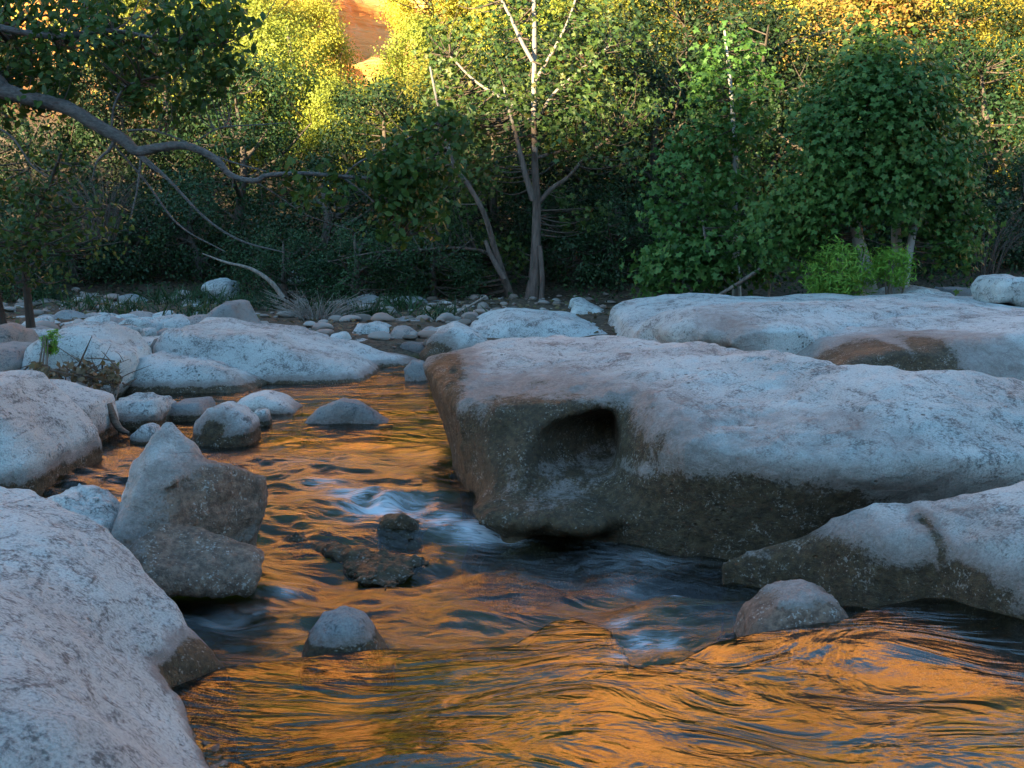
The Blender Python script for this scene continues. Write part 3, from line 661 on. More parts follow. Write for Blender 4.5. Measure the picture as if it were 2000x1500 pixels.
for px, py, r, a in [(640, 945, .14, .55), (690, 965, .16, .8), (740, 985, .18, 1.0), (800, 985, .16, .7), (860, 1000, .13, .9), (930, 1008, .14, 1.0), (1000, 1012, .10, .8), (1255, 1190, .07, .7), (1300, 1190, .06, .7), (1215, 1165, .06, .6), (850, 1240, .06, .7), (930, 1245, .06, .9), (980, 1243, .05, .6), (1230, 1260, .05, .8), (1210, 1285, .04, .6), (1320, 1125, .04, .7), (1340, 1260, .05, .5), (560, 1115, .06, .6), (500, 1140, .09, .45), (1180, 1010, .12, .5), (1270, 1050, .2, .4), (1220, 1100, .12, .35), (420, 1160, .15, .35), (1480, 1075, .12, .35), (790, 1240, .05, .4), (620, 905, .2, .35)]:
    foam = np.maximum(foam, a * gb(px, py, r * 1.15))
wme = grid_mesh('water', WX, WY, WZ)
vattr(wme, 'flow', np.stack([phi, psi, WZ * 0], -1).reshape(-1, 3))
fattr(wme, 'foam', foam.ravel())
fattr(wme, 'rapid', rap.ravel())
def water_mat():
    t = NT('stream_water')
    fl = t.attr('flow', 'Vector'); foamv = t.attr('foam'); rp = t.attr('rapid')
    g = t.n('ShaderNodeNewGeometry').outputs['Position']
    n1 = t.noise(t.mapping(fl, scale=(2.0, 5, 1)), 1.0, 3, 0.5, 1.8)
    n2 = t.noise(t.mapping(fl, scale=(6, 42, 1)), 1.0, 5, 0.6, 0.5)
    n3 = t.noise(t.mapping(g, scale=(9, 13, 1)), 1.0, 5, 0.6, 0.8)
    h = t.math('ADD', t.math('MULTIPLY', n1, 1.1), t.math('MULTIPLY', n2, 0.06))
    h = t.math('ADD', h, t.math('MULTIPLY', n3, t.mapr(rp, 0, 1, 0.08, 0.4)))
    bn = t.n('ShaderNodeBump'); bn.inputs['Strength'].default_value = 1.0; t.l(h, bn.inputs['Height']); t.l(t.mapr(rp, 0, 1, 0.017, 0.022), bn.inputs['Distance']); b = bn.outputs[0]
    gl = t.n('ShaderNodeBsdfGlossy'); t.l(t.mapr(rp, 0, 1, 0.11, 0.26), gl.inputs['Roughness'])
    t.l(b, gl.inputs['Normal'])
    tr = t.n('ShaderNodeBsdfTransparent')
    tr.inputs[0].default_value = (0.80, 0.80, 0.55, 1)
    fr = t.n('ShaderNodeFresnel'); fr.inputs['IOR'].default_value = 1.52; t.l(b, fr.inputs['Normal'])
    m1 = t.n('ShaderNodeMixShader'); t.l(fr.outputs[0], m1.inputs[0]); t.l(tr.outputs[0], m1.inputs[1]); t.l(gl.outputs[0], m1.inputs[2])
    fo = t.bsdf((0.5, 0.55, 0.58), 0.7, 0.2)
    st = t.noise(t.mapping(fl, scale=(5, 26, 1)), 1.0, 6, 0.65, 1.2)
    ff = t.math('MULTIPLY', foamv, t.mapr(t.math('ADD', st, t.math('MULTIPLY', foamv, 0.28)), 0.42, 0.85), clamp=True)
    m2 = t.n('ShaderNodeMixShader'); t.l(ff, m2.inputs[0]); t.l(m1.outputs[0], m2.inputs[1]); t.l(fo, m2.inputs[2])
    return t.finish(m2.outputs[0])
water = link('water', wme, water_mat())
tag(water, kind='structure')

# ------------------------------------------------------------------ tubes and leaves
class Tubes:
    def __init__(s): s.V = []; s.Q = []; s.n = 0
    def add(s, pts, rad, sides=7, bumpy=0.0):
        pts = np.asarray(pts, float); rad = np.asarray(rad, float); m = len(pts)
        T = np.gradient(pts, axis=0); T /= np.linalg.norm(T, axis=1)[:, None] + 1e-9
        up = np.array([0.31, 0.93, 0.2]); up = up if abs(T[0] @ up) < 0.95 * np.linalg.norm(up) else np.array([1.0, 0, 0])
        N = np.cross(T, up); N /= np.linalg.norm(N, axis=1)[:, None] + 1e-9
        B = np.cross(T, N)
        a = np.arange(sides) * 2 * math.pi / sides
        rr = rad[:, None] * (1 + bumpy * RNG.uniform(-1, 1, (m, sides)))
        P = pts[:, None, :] + rr[..., None] * (np.cos(a)[None, :, None] * N[:, None, :] + np.sin(a)[None, :, None] * B[:, None, :])
        i = np.arange(m * sides).reshape(m, sides) + s.n
        j = np.roll(i, -1, 1)
        s.V.append(P.reshape(-1, 3))
        s.Q.append(np.stack([i[:-1], j[:-1], j[1:], i[1:]], -1).reshape(-1, 4))
        s.n += m * sides
    def mesh(s, name, off=(0, 0, 0)):
        V = np.concatenate(s.V) - np.asarray(off); Q = np.concatenate(s.Q)
        return mesh_from(name, V, Q, np.full(len(Q), 4))
def spline(pts, k=6):
    """Catmull-Rom through pts (rows may carry a radius too)"""
    P = np.asarray(pts, float)
    P = np.vstack([2 * P[0] - P[1], P, 2 * P[-1] - P[-2]])
    out = []
    for i in range(1, len(P) - 2):
        t = np.linspace(0, 1, k, endpoint=False)[:, None]
        p0, p1, p2, p3 = P[i - 1], P[i], P[i + 1], P[i + 2]
        out.append(0.5 * (2 * p1 + (p2 - p0) * t + (2 * p0 - 5 * p1 + 4 * p2 - p3) * t ** 2 + (3 * p1 - p0 - 3 * p2 + p3) * t ** 3))
    out.append(P[-2][None])
    return np.concatenate(out)
def _star():
    a = []
    tips = [(-2.25, .62), (-1.22, .95), (0, 1.15), (1.22, .95), (2.25, .62)]
    dips = [(-1.72, .50), (-.6, .60), (.6, .60), (1.72, .50)]
    seq = [(-2.9, .10)]
    for i, t in enumerate(tips):
        seq.append(t)
        if i < 4: seq.append(dips[i])
    seq.append((2.9, .10))
    return np.array([(math.sin(t) * r * .5, math.cos(t) * r * .5 + 0.1, 0.0) for t, r in seq])
STAR = _star(); STAR[:, 2] = -0.25 * np.abs(STAR[:, 0]) ** 1.3 * 1.2
OVAL = np.array([(0, -.5, 0), (.26, -.12, .05), (.2, .25, .03), (0, .5, -.04), (-.2, .25, .03), (-.26, -.12, .05)])
LANCE = np.array([(0, -.5, 0), (.11, -.1, .03), (0, .55, -.05), (-.11, -.1, .03)])
DIAM = np.array([(0, -.5, 0), (.33, 0, .06), (0, .5, 0), (-.33, 0, .06)])
def leaves(name, C, size, tmpl, out=None, droop=0.35, off=(0, 0, 0), szvar=0.3):
    C = np.asarray(C, float); n = len(C)
    nr = RNG.normal(0, 1, (n, 3)) * 0.75
    if out is not None: nr += out * 0.9
    nr[:, 2] += 0.55
    nr[:, 1] -= 0.15
    nr /= np.linalg.norm(nr, axis=1)[:, None]
    ax = RNG.normal(0, 1, (n, 3)); ax[:, 2] -= droop * 2
    ax -= nr * (ax * nr).sum(1)[:, None]; ax /= np.linalg.norm(ax, axis=1)[:, None] + 1e-9
    sx = np.cross(ax, nr)
    sz = size * (1 + RNG.uniform(-szvar, szvar, n))
    V = C[:, None, :] + sz[:, None, None] * (tmpl[None, :, 0, None] * sx[:, None, :] + tmpl[None, :, 1, None] * ax[:, None, :] + tmpl[None, :, 2, None] * nr[:, None, :])
    k = len(tmpl)
    return mesh_from(name, V.reshape(-1, 3) - np.asarray(off), np.arange(n * k), np.full(n, k), smooth=False)

def plant(name, label, cat, base, stems, centers, radius, per, leafsize, tmpl, lmat, bmat, stem_names=None, group=None, twig=0.01, spread=0.5, twigcurve=0.25, droop=.35, leafname='crown'):
    """stems: list of (name, Nx4 world points with radius). Clusters at centers are joined to the nearest stem by a twig."""
    root = bpy.data.objects.new(name, None); COL.objects.link(root); root.location = tuple(base)
    tag(root, label, cat, group)
    nodes = []; first = None
    for nm, P in stems:
        S = spline(P, 6)
        tb = Tubes(); tb.add(S[:, :3], np.maximum(S[:, 3], 0.002), 10 if S[0, 3] > .04 else 6, 0.05)
        o = link(nm, tb.mesh(nm, base), bmat, first if first is not None and nm in ('limb', 'branch', 'dead_limb') else root)
        if first is None: first = o
        nodes.append(S)
    N = np.concatenate(nodes)
    tb = Tubes()
    L = []; O = []
    cen = np.mean(centers, 0)
    for c in centers:
        c = np.asarray(c, float)
        d = np.linalg.norm((N[:, :3] - c) * np.array([1, 1, 1.0]) + np.array([0, 0, 0.35 * np.linalg.norm(N[0, :3] - c)]) * 0, axis=1)
        d = d + 1.2 * np.maximum(0, N[:, 2] - c[2])          # twigs rise outward
        i = int(np.argmin(d)); p = N[i, :3]; D = np.linalg.norm(c - p)
        m = (p + c) / 2 + np.array([0, 0, -twigcurve * D * .3]) + RNG.normal(0, .06 * D + 1e-3, 3)
        r0 = min(twig * (0.6 + D), N[i, 3] * 0.7 + .002)
        S = spline(np.array([[*p, r0], [*m, r0 * .65], [*c, r0 * .25]]), 4)
        tb.add(S[:, :3], S[:, 3], 4)
        k = max(1, int(RNG.poisson(per)))
        off = RNG.normal(0, 1, (k, 3)) * radius * 0.5
        L.append(c + off); O.append(off / radius + (c - cen) / (np.linalg.norm(c - cen) + 1e-6) * 0.6)
        kk = k // 3                                           # a few leaves back along the twig
        if kk:
            tt = RNG.uniform(0.45, 1, kk)[:, None]
            L.append(p + (c - p) * tt + RNG.normal(0, radius * .3, (kk, 3))); O.append(RNG.normal(0, .3, (kk, 3)))
    if tb.n: link('twigs', tb.mesh('twigs', base), B_BROWNTWIG, root)
    if per > 0:
        link(leafname, leaves(leafname, np.concatenate(L), leafsize, tmpl, np.concatenate(O), off=base, droop=droop), lmat, root)
    return root
def pxs(pts, Y, dy=None):
    """pixel polyline with pixel radii -> world points with radius"""
    out = []
    for i, (a, b, r) in enumerate(pts):
        y = Y + (dy[i] if dy else 0)
        p = at(a, b, y); out.append([*p, r * y / FPX])
    return np.array(out)
def blob(cx, cy, rx, ry, Y, rY, n, shell=0.35):
    """n points in an ellipsoid given by pixel centre and radii at distance Y"""
    u = RNG.normal(0, 1, (n, 3)); u /= np.linalg.norm(u, axis=1)[:, None]
    r = (shell + (1 - shell) * RNG.uniform(0, 1, n)) ** (1 / 2.0)
    u *= r[:, None]
    return [at(cx + rx * a, cy + ry * b, Y + rY * c) for a, b, c in u]

# ------------------------------------------------------------------ the forked sycamore in the middle
Y0 = 21.0
base = at(1030, 612, Y0)
stems = [('trunk', pxs([(1034, 632, 25), (1036, 600, 18), (1043, 545, 12), (1047, 470, 9.5), (1048, 400, 8.5), (1045, 320, 7), (1043, 200, 5.5), (1044, 80, 4.5), (1042, -60, 4), (1044, -200, 2.5)], Y0)),
         ('trunk', pxs([(1012, 632, 13), (1004, 600, 10), (985, 545, 7.5), (963, 475, 6), (946, 418, 5), (915, 362, 4.5), (885, 320, 4), (868, 250, 3.5), (852, 190, 2.5), (840, 130, 2)], Y0, [0, 0, -.2, -.4, -.6, -.7, -.8, -.9, -1, -1.1])),
         ('trunk', pxs([(1058, 628, 7), (1057, 590, 5.5), (1059, 540, 5), (1054, 480, 5)], Y0 - .15)),
         ('limb', pxs([(1041, 392, 6), (1025, 335, 6), (1012, 280, 4.5), (996, 220, 3.5), (985, 170, 3)], Y0 - .3)),
         ('limb', pxs([(1040, 120, 4), (1018, 80, 4), (1000, 40, 3.5), (980, 0, 3)], Y0 - .2)),
         ('limb', pxs([(1050, 398, 5), (1078, 368, 4.5), (1110, 345, 3.5), (1150, 300, 3), (1210, 255, 2)], Y0)),
         ('limb', pxs([(1048, 308, 4), (1085, 298, 3), (1130, 290, 2)], Y0)),
         ('limb', pxs([(975, 510, 5), (945, 492, 4), (890, 484, 3), (820, 488, 2.5), (740, 492, 2), (640, 512, 1.2)], Y0, [0, -.1, -.3, -.5, -.7, -1])),
         ('limb', pxs([(1047, 240, 4), (1080, 185, 3), (1130, 140, 2.5), (1190, 90, 2)], Y0)),
         ('limb', pxs([(1044, 160, 4), (1080, 100, 3), (1110, 40, 2.5), (1130, -20, 2)], Y0)),
         ('limb', pxs([(1043, 240, 4), (1000, 205, 3), (930, 160, 2.5), (880, 110, 2)], Y0)),
         ('limb', pxs([(985, 545, 6), (962, 505, 5), (948, 470, 4)], Y0 - .4)),
         ('limb', pxs([(1060, 600, 5), (1075, 618, 9), (1085, 632, 10)], Y0 + .1)[::-1])]
cs = blob(1030, 130, 230, 190, Y0 + .3, 1.6, 230) + blob(870, 320, 110, 110, Y0 + .3, 1.0, 85) + blob(1180, 240, 120, 110, Y0, 1.2, 60) + blob(900, 500, 120, 70, Y0 + .7, .8, 70) + blob(760, 520, 90, 50, Y0, .7, 24) + blob(1130, 420, 60, 60, Y0 + .5, .6, 16)
syc1 = plant('sycamore_tree', 'slender forked sycamore with white and brown trunks in the middle of the far shore', 'tree', base, stems, cs, .32, 12, .135, STAR, L_SYCA, B_SYC, twig=.011)

# ------------------------------------------------------------------ the dense sycamore on the right
Y1 = 17.5
base = at(1700, 560, Y1)
stems = [('trunk', pxs([(1700, 590, 18), (1690, 520, 14), (1676, 470, 12), (1672, 415, 10), (1680, 300, 7), (1700, 180, 4)], Y1)),
         ('trunk', pxs([(1752, 580, 13), (1754, 500, 11), (1750, 450, 9), (1760, 350, 7), (1790, 230, 4)], Y1 + .2)),
         ('trunk', pxs([(1765, 575, 9), (1776, 490, 8), (1790, 440, 6), (1830, 380, 4)], Y1 - .1)),
         ('limb', pxs([(1674, 420, 7), (1620, 400, 5), (1560, 390, 3)], Y1))]
cs = blob(1700, 230, 110, 120, Y1, 1.1, 60, .4) + blob(1610, 290, 60, 80, Y1 - .4, .7, 26) + blob(1790, 190, 60, 60, Y1 - .2, .7, 24) + blob(1820, 330, 75, 75, Y1 - .2, .8, 34) + blob(1700, 120, 60, 50, Y1, .6, 16) + blob(1590, 400, 80, 45, Y1 - .3, .7, 26) + blob(1530, 470, 60, 40, Y1 - .2, .6, 16) + blob(1860, 440, 50, 60, Y1, .6, 20) + blob(1740, 370, 90, 60, Y1 - .5, .5, 26) + [at(a, b, Y1 + c) for a, b, c in [(1900, 290, 0), (1885, 350, -.2), (1905, 240, .2), (1690, 60, 0), (1725, 85, -.3), (1810, 110, 0), (1835, 130, .2), (1580, 200, 0), (1570, 245, -.3), (1500, 420, 0), (1885, 500, .1), (1640, 150, .2)]]
plant('sycamore_tree', 'dense dark green round-crowned sycamore above the bright green shrub', 'tree', base, stems, cs, .40, 50, .125, STAR, L_SYC, B_SYCW, twig=.011)
# young sycamore left of it
Y2 = 19.5
base = at(1435, 590, Y2)
stems = [('trunk', pxs([(1440, 605, 10), (1436, 500, 8), (1433, 400, 7), (1436, 300, 5), (1425, 150, 3.5), (1415, 60, 2)], Y2)),
         ('limb', pxs([(1434, 440, 5), (1400, 380, 3), (1360, 330, 2)], Y2))]
cs = blob(1420, 190, 85, 130, Y2, .9, 80) + blob(1345, 380, 85, 120, Y2 - .3, .9, 75) + blob(1440, 380, 80, 80, Y2 + .2, .8, 30)
plant('sycamore_tree', 'tall narrow young sycamore with a white stem left of the dense round-crowned one', 'tree', base, stems, cs, .34, 17, .14, STAR, L_SYC, B_SYCW, twig=.010)
Y3 = 18.6
base = at(1380, 595, Y3)
stems = [('stem', pxs([(1380, 600, 4), (1384, 520, 3), (1372, 430, 2)], Y3)), ('stem', pxs([(1345, 600, 3), (1330, 540, 2), (1310, 500, 1.5)], Y3)), ('stem', pxs([(1500, 600, 3), (1505, 540, 2), (1520, 470, 1.5)], Y3)),
         ('dead_limb', pxs([(1380, 590, 2), (1440, 555, 4), (1500, 515, 3), (1540, 490, 2)], Y3 - .5))]
cs = blob(1320, 530, 80, 55, Y3, .7, 60) + blob(1420, 490, 110, 65, Y3 + .2, .7, 55) + blob(1510, 470, 70, 60, Y3, .6, 35)
plant('sycamore_sapling', 'low spreading sycamore saplings with a bare leaning limb beside the white-stemmed young tree', 'sapling', base, stems, cs, .30, 12, .15, STAR, L_SYC, B_TWIG)

# bright feathery shrub
def shrub(label, px, py, rx, ry, Y, n, per, size, tm, lm, bm=None, name='shrub', dead=0, group=None):
    base = at(px, py + ry, Y); base[2] = min(base[2], max(gz(base[0], Y), base[2] - .6))
    cs = blob(px, py, rx, ry, Y, rx * Y / FPX * .9, n, .2)
    stems = []
    for k in range(4 + dead):
        a = RNG.uniform(-.85, .85); top = at(px + a * rx, py - ry * RNG.uniform(.2, .9) * (1.15 if k >= 4 else .8), Y + RNG.uniform(-.2, .2))
        b0 = base + np.array([a * .15, 0, 0]); mid = (b0 + top) / 2 + np.array([a * .05, 0, 0])
        stems.append(('stem' if k < 4 else 'dead_stem', np.array([[*b0, .018], [*mid, .013], [*top, .005]])))
    return plant(name, label, 'shrub', base, stems, cs, rx * Y / FPX * .35, per, size, tm, lm, bm or B_TWIG, leafname='foliage', twig=.006, group=group)
shrub('bright green feathery shrub with bare pale stems on the pale slab at the right', 1635, 535, 70, 58, 16.6, 90, 26, .10, LANCE, L_BRIGHT, dead=4)
shrub('smaller fresh green shrub touching the right side of the feathery one', 1745, 520, 50, 40, 16.9, 50, 22, .09, LANCE, L_BRIGHT, dead=1)
shrub('small green weeds growing from drift debris by the left boulders', 100, 668, 18, 24, 10.1, 30, 16, .05, LANCE, L_BRIGHT)

# ------------------------------------------------------------------ overhanging tree at the left
Y4 = 7.6
base = np.array([-5.9, 7.9, -0.05])
def nb(pts, dy=0.0): return pxs([(a, b, c * .8) for a, b, c in pts], Y4 + dy)
stems = [('trunk', np.array([[-5.9, 7.9, -.1, .24], [-5.7, 7.85, 1.2, .19], [-5.4, 7.8, 2.4, .16], [-5.3, 7.8, 3.6, .12], [-5.0, 7.8, 5.0, .07]])),
         ('limb', np.vstack([[[-5.45, 7.8, 2.3, .12]], [[-4.7, 7.7, 2.62, .085]], nb([(-60, 142, 23), (10, 178, 20), (60, 192, 18), (130, 210, 17), (190, 245, 16), (240, 272, 15), (268, 295, 13), (310, 288, 11), (365, 285, 10), (420, 310, 9), (452, 343, 7.5), (497, 353, 7), (525, 342, 6), (600, 339, 5), (670, 345, 4.5), (760, 347, 3), (850, 338, 1.5)])])),
         ('branch', nb([(270, 298, 6), (330, 352, 4.5), (400, 425, 3.5), (470, 470, 3), (555, 493, 1.5)])),
         ('branch', nb([(225, 285, 3.5), (285, 355, 3), (350, 440, 2.5), (440, 492, 1.5)], .1)),
         ('branch', nb([(218, 250, 3.5), (224, 205, 3.5), (245, 170, 3), (275, 158, 2)])),
         ('branch', nb([(668, 345, 2.5), (720, 385, 2.5), (760, 430, 2), (792, 460, 1.5)])),
         ('branch', nb([(672, 345, 2.5), (700, 318, 2.5), (770, 285, 2), (850, 242, 1.5)])),
         ('branch', nb([(250, 255, 3), (300, 255, 2.5), (370, 280, 2), (440, 312, 2), (520, 335, 1.5)])),
         ('branch', nb([(380, 278, 1.8), (430, 250, 1.8), (500, 244, 1.5), (560, 240, 1.2)])),
         ('branch', nb([(275, 310, 4), (272, 340, 3), (266, 380, 2.5), (255, 425, 1.5)])),
         ('branch', nb([(268, 300, 7), (292, 322, 5), (308, 336, 3.5)])),
         ('branch', nb([(225, 270, 7), (214, 292, 4.5), (190, 315, 3), (180, 350, 1.5)])),
         ('branch', nb([(-40, 235, 3), (20, 265, 3), (60, 320, 2.5), (90, 345, 1.5)])),
         ('branch', nb([(495, 353, 2), (540, 380, 1.6), (600, 420, 1.3), (690, 450, 1)], .1)),
         ('limb', np.array([[-5.1, 7.8, 4.6, .08], [-4.0, 9.2, 4.9, .06], [-2.8, 11, 4.95, .045], [-1.3, 12.6, 5.0, .02]])),  # unseen limb, added to carry the extra canopy above the view
         ('branch', np.vstack([[[-5.3, 7.8, 3.3, .07]], nb([(-60, 40, 10), (100, 70, 8), (220, 60, 5), (330, 80, 3), (430, 90, 2)])]))]
cs = blob(150, 60, 300, 110, Y4 + .4, 1.2, 150, .1) + blob(420, 60, 70, 90, Y4, .4, 36) + blob(60, 180, 100, 70, Y4 + .4, .5, 40) + blob(800, 330, 90, 70, Y4, .35, 60) + blob(860, 250, 50, 30, Y4, .2, 14) + blob(800, 420, 70, 45, Y4, .3, 26) + blob(620, 360, 60, 40, Y4, .2, 10) + blob(330, 170, 130, 70, Y4 + .3, .5, 40)
cs += [np.array([-2.3, 11.8, 4.85]) + RNG.normal(0, 1, 3) * np.array([1.1, 1.0, .45]) for _ in range(520)]  # leaf clusters added out of view so the near pool reflects dark foliage
cs = [c for c in cs if not (c[1] > 9 and c[2] < 1.5 + .2 * c[1] + .35)]
plant('overhanging_tree', 'tree leaning in from the left with a long crooked grey limb over the stream', 'tree', base, stems, cs, .12, 13, .062, OVAL, L_NEAR, B_LIMB, twig=.006)
# darker sapling thicket low on the left
Y5 = 12.5
base = at(60, 640, Y5)
stems = [('stem', np.vstack([[[*base, .05]], pxs([(50, 500, 6), (80, 400, 4), (120, 300, 3)], Y5)])), ('stem', np.vstack([[[*(base + np.array([-.3, 0, 0])), .05]], pxs([(-20, 500, 6), (-30, 380, 4)], Y5)]))]
cs = blob(60, 450, 210, 110, Y5, 1.2, 80, .1) + blob(60, 330, 130, 60, Y5, .8, 24)
plant('sapling', 'loose small-leaved sapling with dark and rusty leaves at the left edge of the far bank', 'sapling', base, stems, cs, .22, 14, .075, OVAL, L_NEAR, B_DARK)

# ------------------------------------------------------------------ tree kinds for the hillside
def make_tree(name, H, Rw, n, per, cr, leafsize, tmpl, lm, bm, low=.25, trunkr=.12, squash=1.0):
    """a tree standing at the origin; returned hidden template pieces are used by the first copy itself"""
    stems = [('trunk', np.array([[0, 0, -.4, trunkr * 1.2], [.1, 0, H * .2, trunkr], [-.05 * H * .2, .1, H * .5, trunkr * .7], [.1, 0, H * .85, trunkr * .25]]))]
    for k in range(5):
        a = k * 1.257 + RNG.uniform(-.3, .3); z0 = H * (.2 + .1 * k)
        stems.append(('limb', np.array([[0, 0, z0, trunkr * .5], [math.cos(a) * Rw * .4, math.sin(a) * Rw * .4, z0 + H * .12, trunkr * .32], [math.cos(a) * Rw * .8, math.sin(a) * Rw * .8, z0 + H * .3, trunkr * .1]])))
    cs = []
    lob = RNG.uniform(0, 7)
    for k in range(n):
        z = RNG.uniform(low, 1.0); th = RNG.uniform(0, 2 * math.pi)
        env = math.sin(math.pi * (0.12 + 0.83 * (z - low) / (1 - low) * 0.95 + .02)) ** .6
        rr = Rw * env * (1 + .42 * math.sin(3 * th + lob) * math.cos(5 * z + lob)) * math.sqrt(RNG.uniform(.25, 1))
        cs.append(np.array([math.cos(th) * rr, math.sin(th) * rr * squash, z * H]))
    return plant(name, None, None, (0, 0, 0), stems, cs, cr, per, leafsize, tmpl, lm, bm, twig=.012)
KINDS = {
    'oak': lambda: make_tree('hillside_tree', 5.2, 2.4, 120, 190, .50, .095, DIAM, L_OAK, B_DARK),
    'gold': lambda: make_tree('hillside_tree', 5.6, 2.3, 120, 190, .48, .095, OVAL, L_GOLD, B_DARK),
    'rust': lambda: make_tree('hillside_tree', 4.8, 2.1, 90, 140, .48, .10, DIAM, L_RUST, B_MID),
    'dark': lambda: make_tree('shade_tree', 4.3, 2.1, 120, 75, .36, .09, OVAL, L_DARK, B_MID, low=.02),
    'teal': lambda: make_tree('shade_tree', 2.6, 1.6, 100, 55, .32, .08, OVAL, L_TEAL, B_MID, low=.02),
    'willow': lambda: make_tree('hillside_tree', 7.0, 2.6, 150, 130, .50, .14, LANCE * np.array([1.3, 1, 1]), L_GOLD, B_DARK, low=.08),
}
PROTO = {}
def stand(kind, label, cat, px, Y, sc, group, zoff=0.0):
    x = (px - 1000) / FPX * Y
    if kind not in PROTO:
        o = KINDS[kind](); PROTO[kind] = o
    else: o = copy_tree(PROTO[kind])
    o.location = (x, Y, gz(x, Y) - .1 + zoff)
    o.rotation_euler = (0, 0, RNG.uniform(0, 6.28)); o.scale = (sc * RNG.uniform(.9, 1.1), sc * RNG.uniform(.9, 1.1), sc * RNG.uniform(.9, 1.1))
    if label: tag(o, label, cat, group)
    return o
ORD = ['leftmost', 'second from left', 'third from left', 'fourth from left', 'fifth from left', 'sixth from left', 'seventh from left', 'eighth from left', 'ninth from left', 'tenth from left', 'eleventh from left', 'twelfth from left', 'thirteenth from left', 'fourteenth from left']
DESC = {'oak': 'olive-green bushy tree', 'gold': 'yellow-green leafy tree', 'rust': 'rust-tinted thin tree', 'dark': 'dark green bushy tree', 'teal': 'bluish-green low bush', 'willow': 'tall yellow-green drooping tree'}
rows = [
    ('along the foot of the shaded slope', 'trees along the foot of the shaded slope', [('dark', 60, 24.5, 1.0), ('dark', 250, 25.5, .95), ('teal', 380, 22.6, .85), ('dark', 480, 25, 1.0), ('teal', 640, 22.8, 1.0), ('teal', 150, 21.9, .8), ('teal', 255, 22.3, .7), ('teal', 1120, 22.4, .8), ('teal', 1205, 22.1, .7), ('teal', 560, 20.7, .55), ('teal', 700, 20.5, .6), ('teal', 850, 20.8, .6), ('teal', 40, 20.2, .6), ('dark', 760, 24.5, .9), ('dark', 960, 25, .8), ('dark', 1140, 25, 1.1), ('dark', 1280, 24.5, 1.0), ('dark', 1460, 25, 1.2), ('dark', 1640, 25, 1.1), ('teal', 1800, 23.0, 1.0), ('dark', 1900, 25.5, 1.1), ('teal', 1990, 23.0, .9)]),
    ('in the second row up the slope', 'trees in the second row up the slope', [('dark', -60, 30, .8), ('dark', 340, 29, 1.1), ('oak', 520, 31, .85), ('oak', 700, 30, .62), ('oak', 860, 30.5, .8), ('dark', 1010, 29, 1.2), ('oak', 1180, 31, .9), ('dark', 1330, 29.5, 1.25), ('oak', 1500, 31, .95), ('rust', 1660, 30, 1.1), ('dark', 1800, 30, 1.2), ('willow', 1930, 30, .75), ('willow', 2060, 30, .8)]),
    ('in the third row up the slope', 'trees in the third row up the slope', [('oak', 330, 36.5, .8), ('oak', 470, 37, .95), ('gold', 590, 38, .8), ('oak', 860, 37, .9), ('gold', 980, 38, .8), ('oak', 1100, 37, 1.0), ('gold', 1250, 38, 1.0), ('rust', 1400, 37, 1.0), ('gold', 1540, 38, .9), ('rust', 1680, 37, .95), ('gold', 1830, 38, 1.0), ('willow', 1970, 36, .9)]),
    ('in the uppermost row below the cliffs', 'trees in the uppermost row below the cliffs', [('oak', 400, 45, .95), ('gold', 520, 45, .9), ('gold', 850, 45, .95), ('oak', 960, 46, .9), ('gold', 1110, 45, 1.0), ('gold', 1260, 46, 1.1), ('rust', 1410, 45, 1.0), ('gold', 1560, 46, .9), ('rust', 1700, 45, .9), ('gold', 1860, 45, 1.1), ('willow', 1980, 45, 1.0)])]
for where, grp, lst in rows:
    cnt = {}
    tot = {}
    for k in lst: tot[k[0]] = tot.get(k[0], 0) + 1
    for kind, px, Y, sc in sorted(lst, key=lambda q: q[1]):
        i = cnt.get(kind, 0); cnt[kind] = i + 1
        lab = (ORD[i] + ' ' if tot[kind] > 1 else '') + f'{DESC[kind]} {where}'
        stand(kind, lab, 'bush' if kind == 'teal' else 'tree', px, Y, sc, grp)

# scrub that clothes the upper hill beyond the picture's top and the gaps of the slope: nobody could count it
def scrub(name, pts, rad, per, size, lm, tm=DIAM):
    C = np.repeat(np.asarray(pts), per, 0)
    off = RNG.normal(0, 1, C.shape) * np.repeat(rad, per)[:, None] * .5
    o = link(name, leaves(name, C + off, size, tm, off), lm)
    tag(o, kind='stuff')
    return o
P = []; 
while len(P) < 380:
    y = RNG.uniform(44, 88); x = RNG.uniform(-48, 48)
    if abs(x) > y * .62: continue
    e = vnoise(x * .13, y * .13, 5.0)
    if y > 50 and e < 0.38: continue
    if -9 < x < -4.5 and y < 56: continue
    P.append((x, y, gz(x, y) + RNG.uniform(.2, 1.6)))
scrub('upper_scrub', P, RNG.uniform(.8, 1.7, len(P)), 90, .24, L_OAK)
P = []
while len(P) < 520:
    y = RNG.uniform(20.3, 32); x = RNG.uniform(-.5, .5) * y
    P.append((x, y, gz(x, y) + RNG.uniform(.0, .7)))
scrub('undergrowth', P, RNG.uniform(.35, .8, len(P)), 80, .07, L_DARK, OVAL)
P = []
while len(P) < 90:
    y = RNG.uniform(33, 46); x = RNG.uniform(-.5, .5) * y
    P.append((x, y, gz(x, y) + RNG.uniform(.0, .9)))
scrub('slope_scrub', P, RNG.uniform(.5, 1.1, len(P)), 90, .11, L_OAK)
# grass tufts along the shore
G = []
while len(G) < 16:
    x = RNG.uniform(-9, -0.8); y = RNG.uniform(16.2, 21.5)
    if RNG.random() < .5 and x > -4: continue
    G.append((x, y, gz(x, y)))
tb = []
gl = np.repeat(np.array(G), 110, 0) + RNG.normal(0, 1, (16 * 110, 3)) * np.array([.22, .2, .05])
gl[:, 2] += .12
gr = link('grass', leaves('grass', gl, .34, LANCE * np.array([.35, 1, 1]), droop=-1.2), L_DARK); tag(gr, kind='stuff')

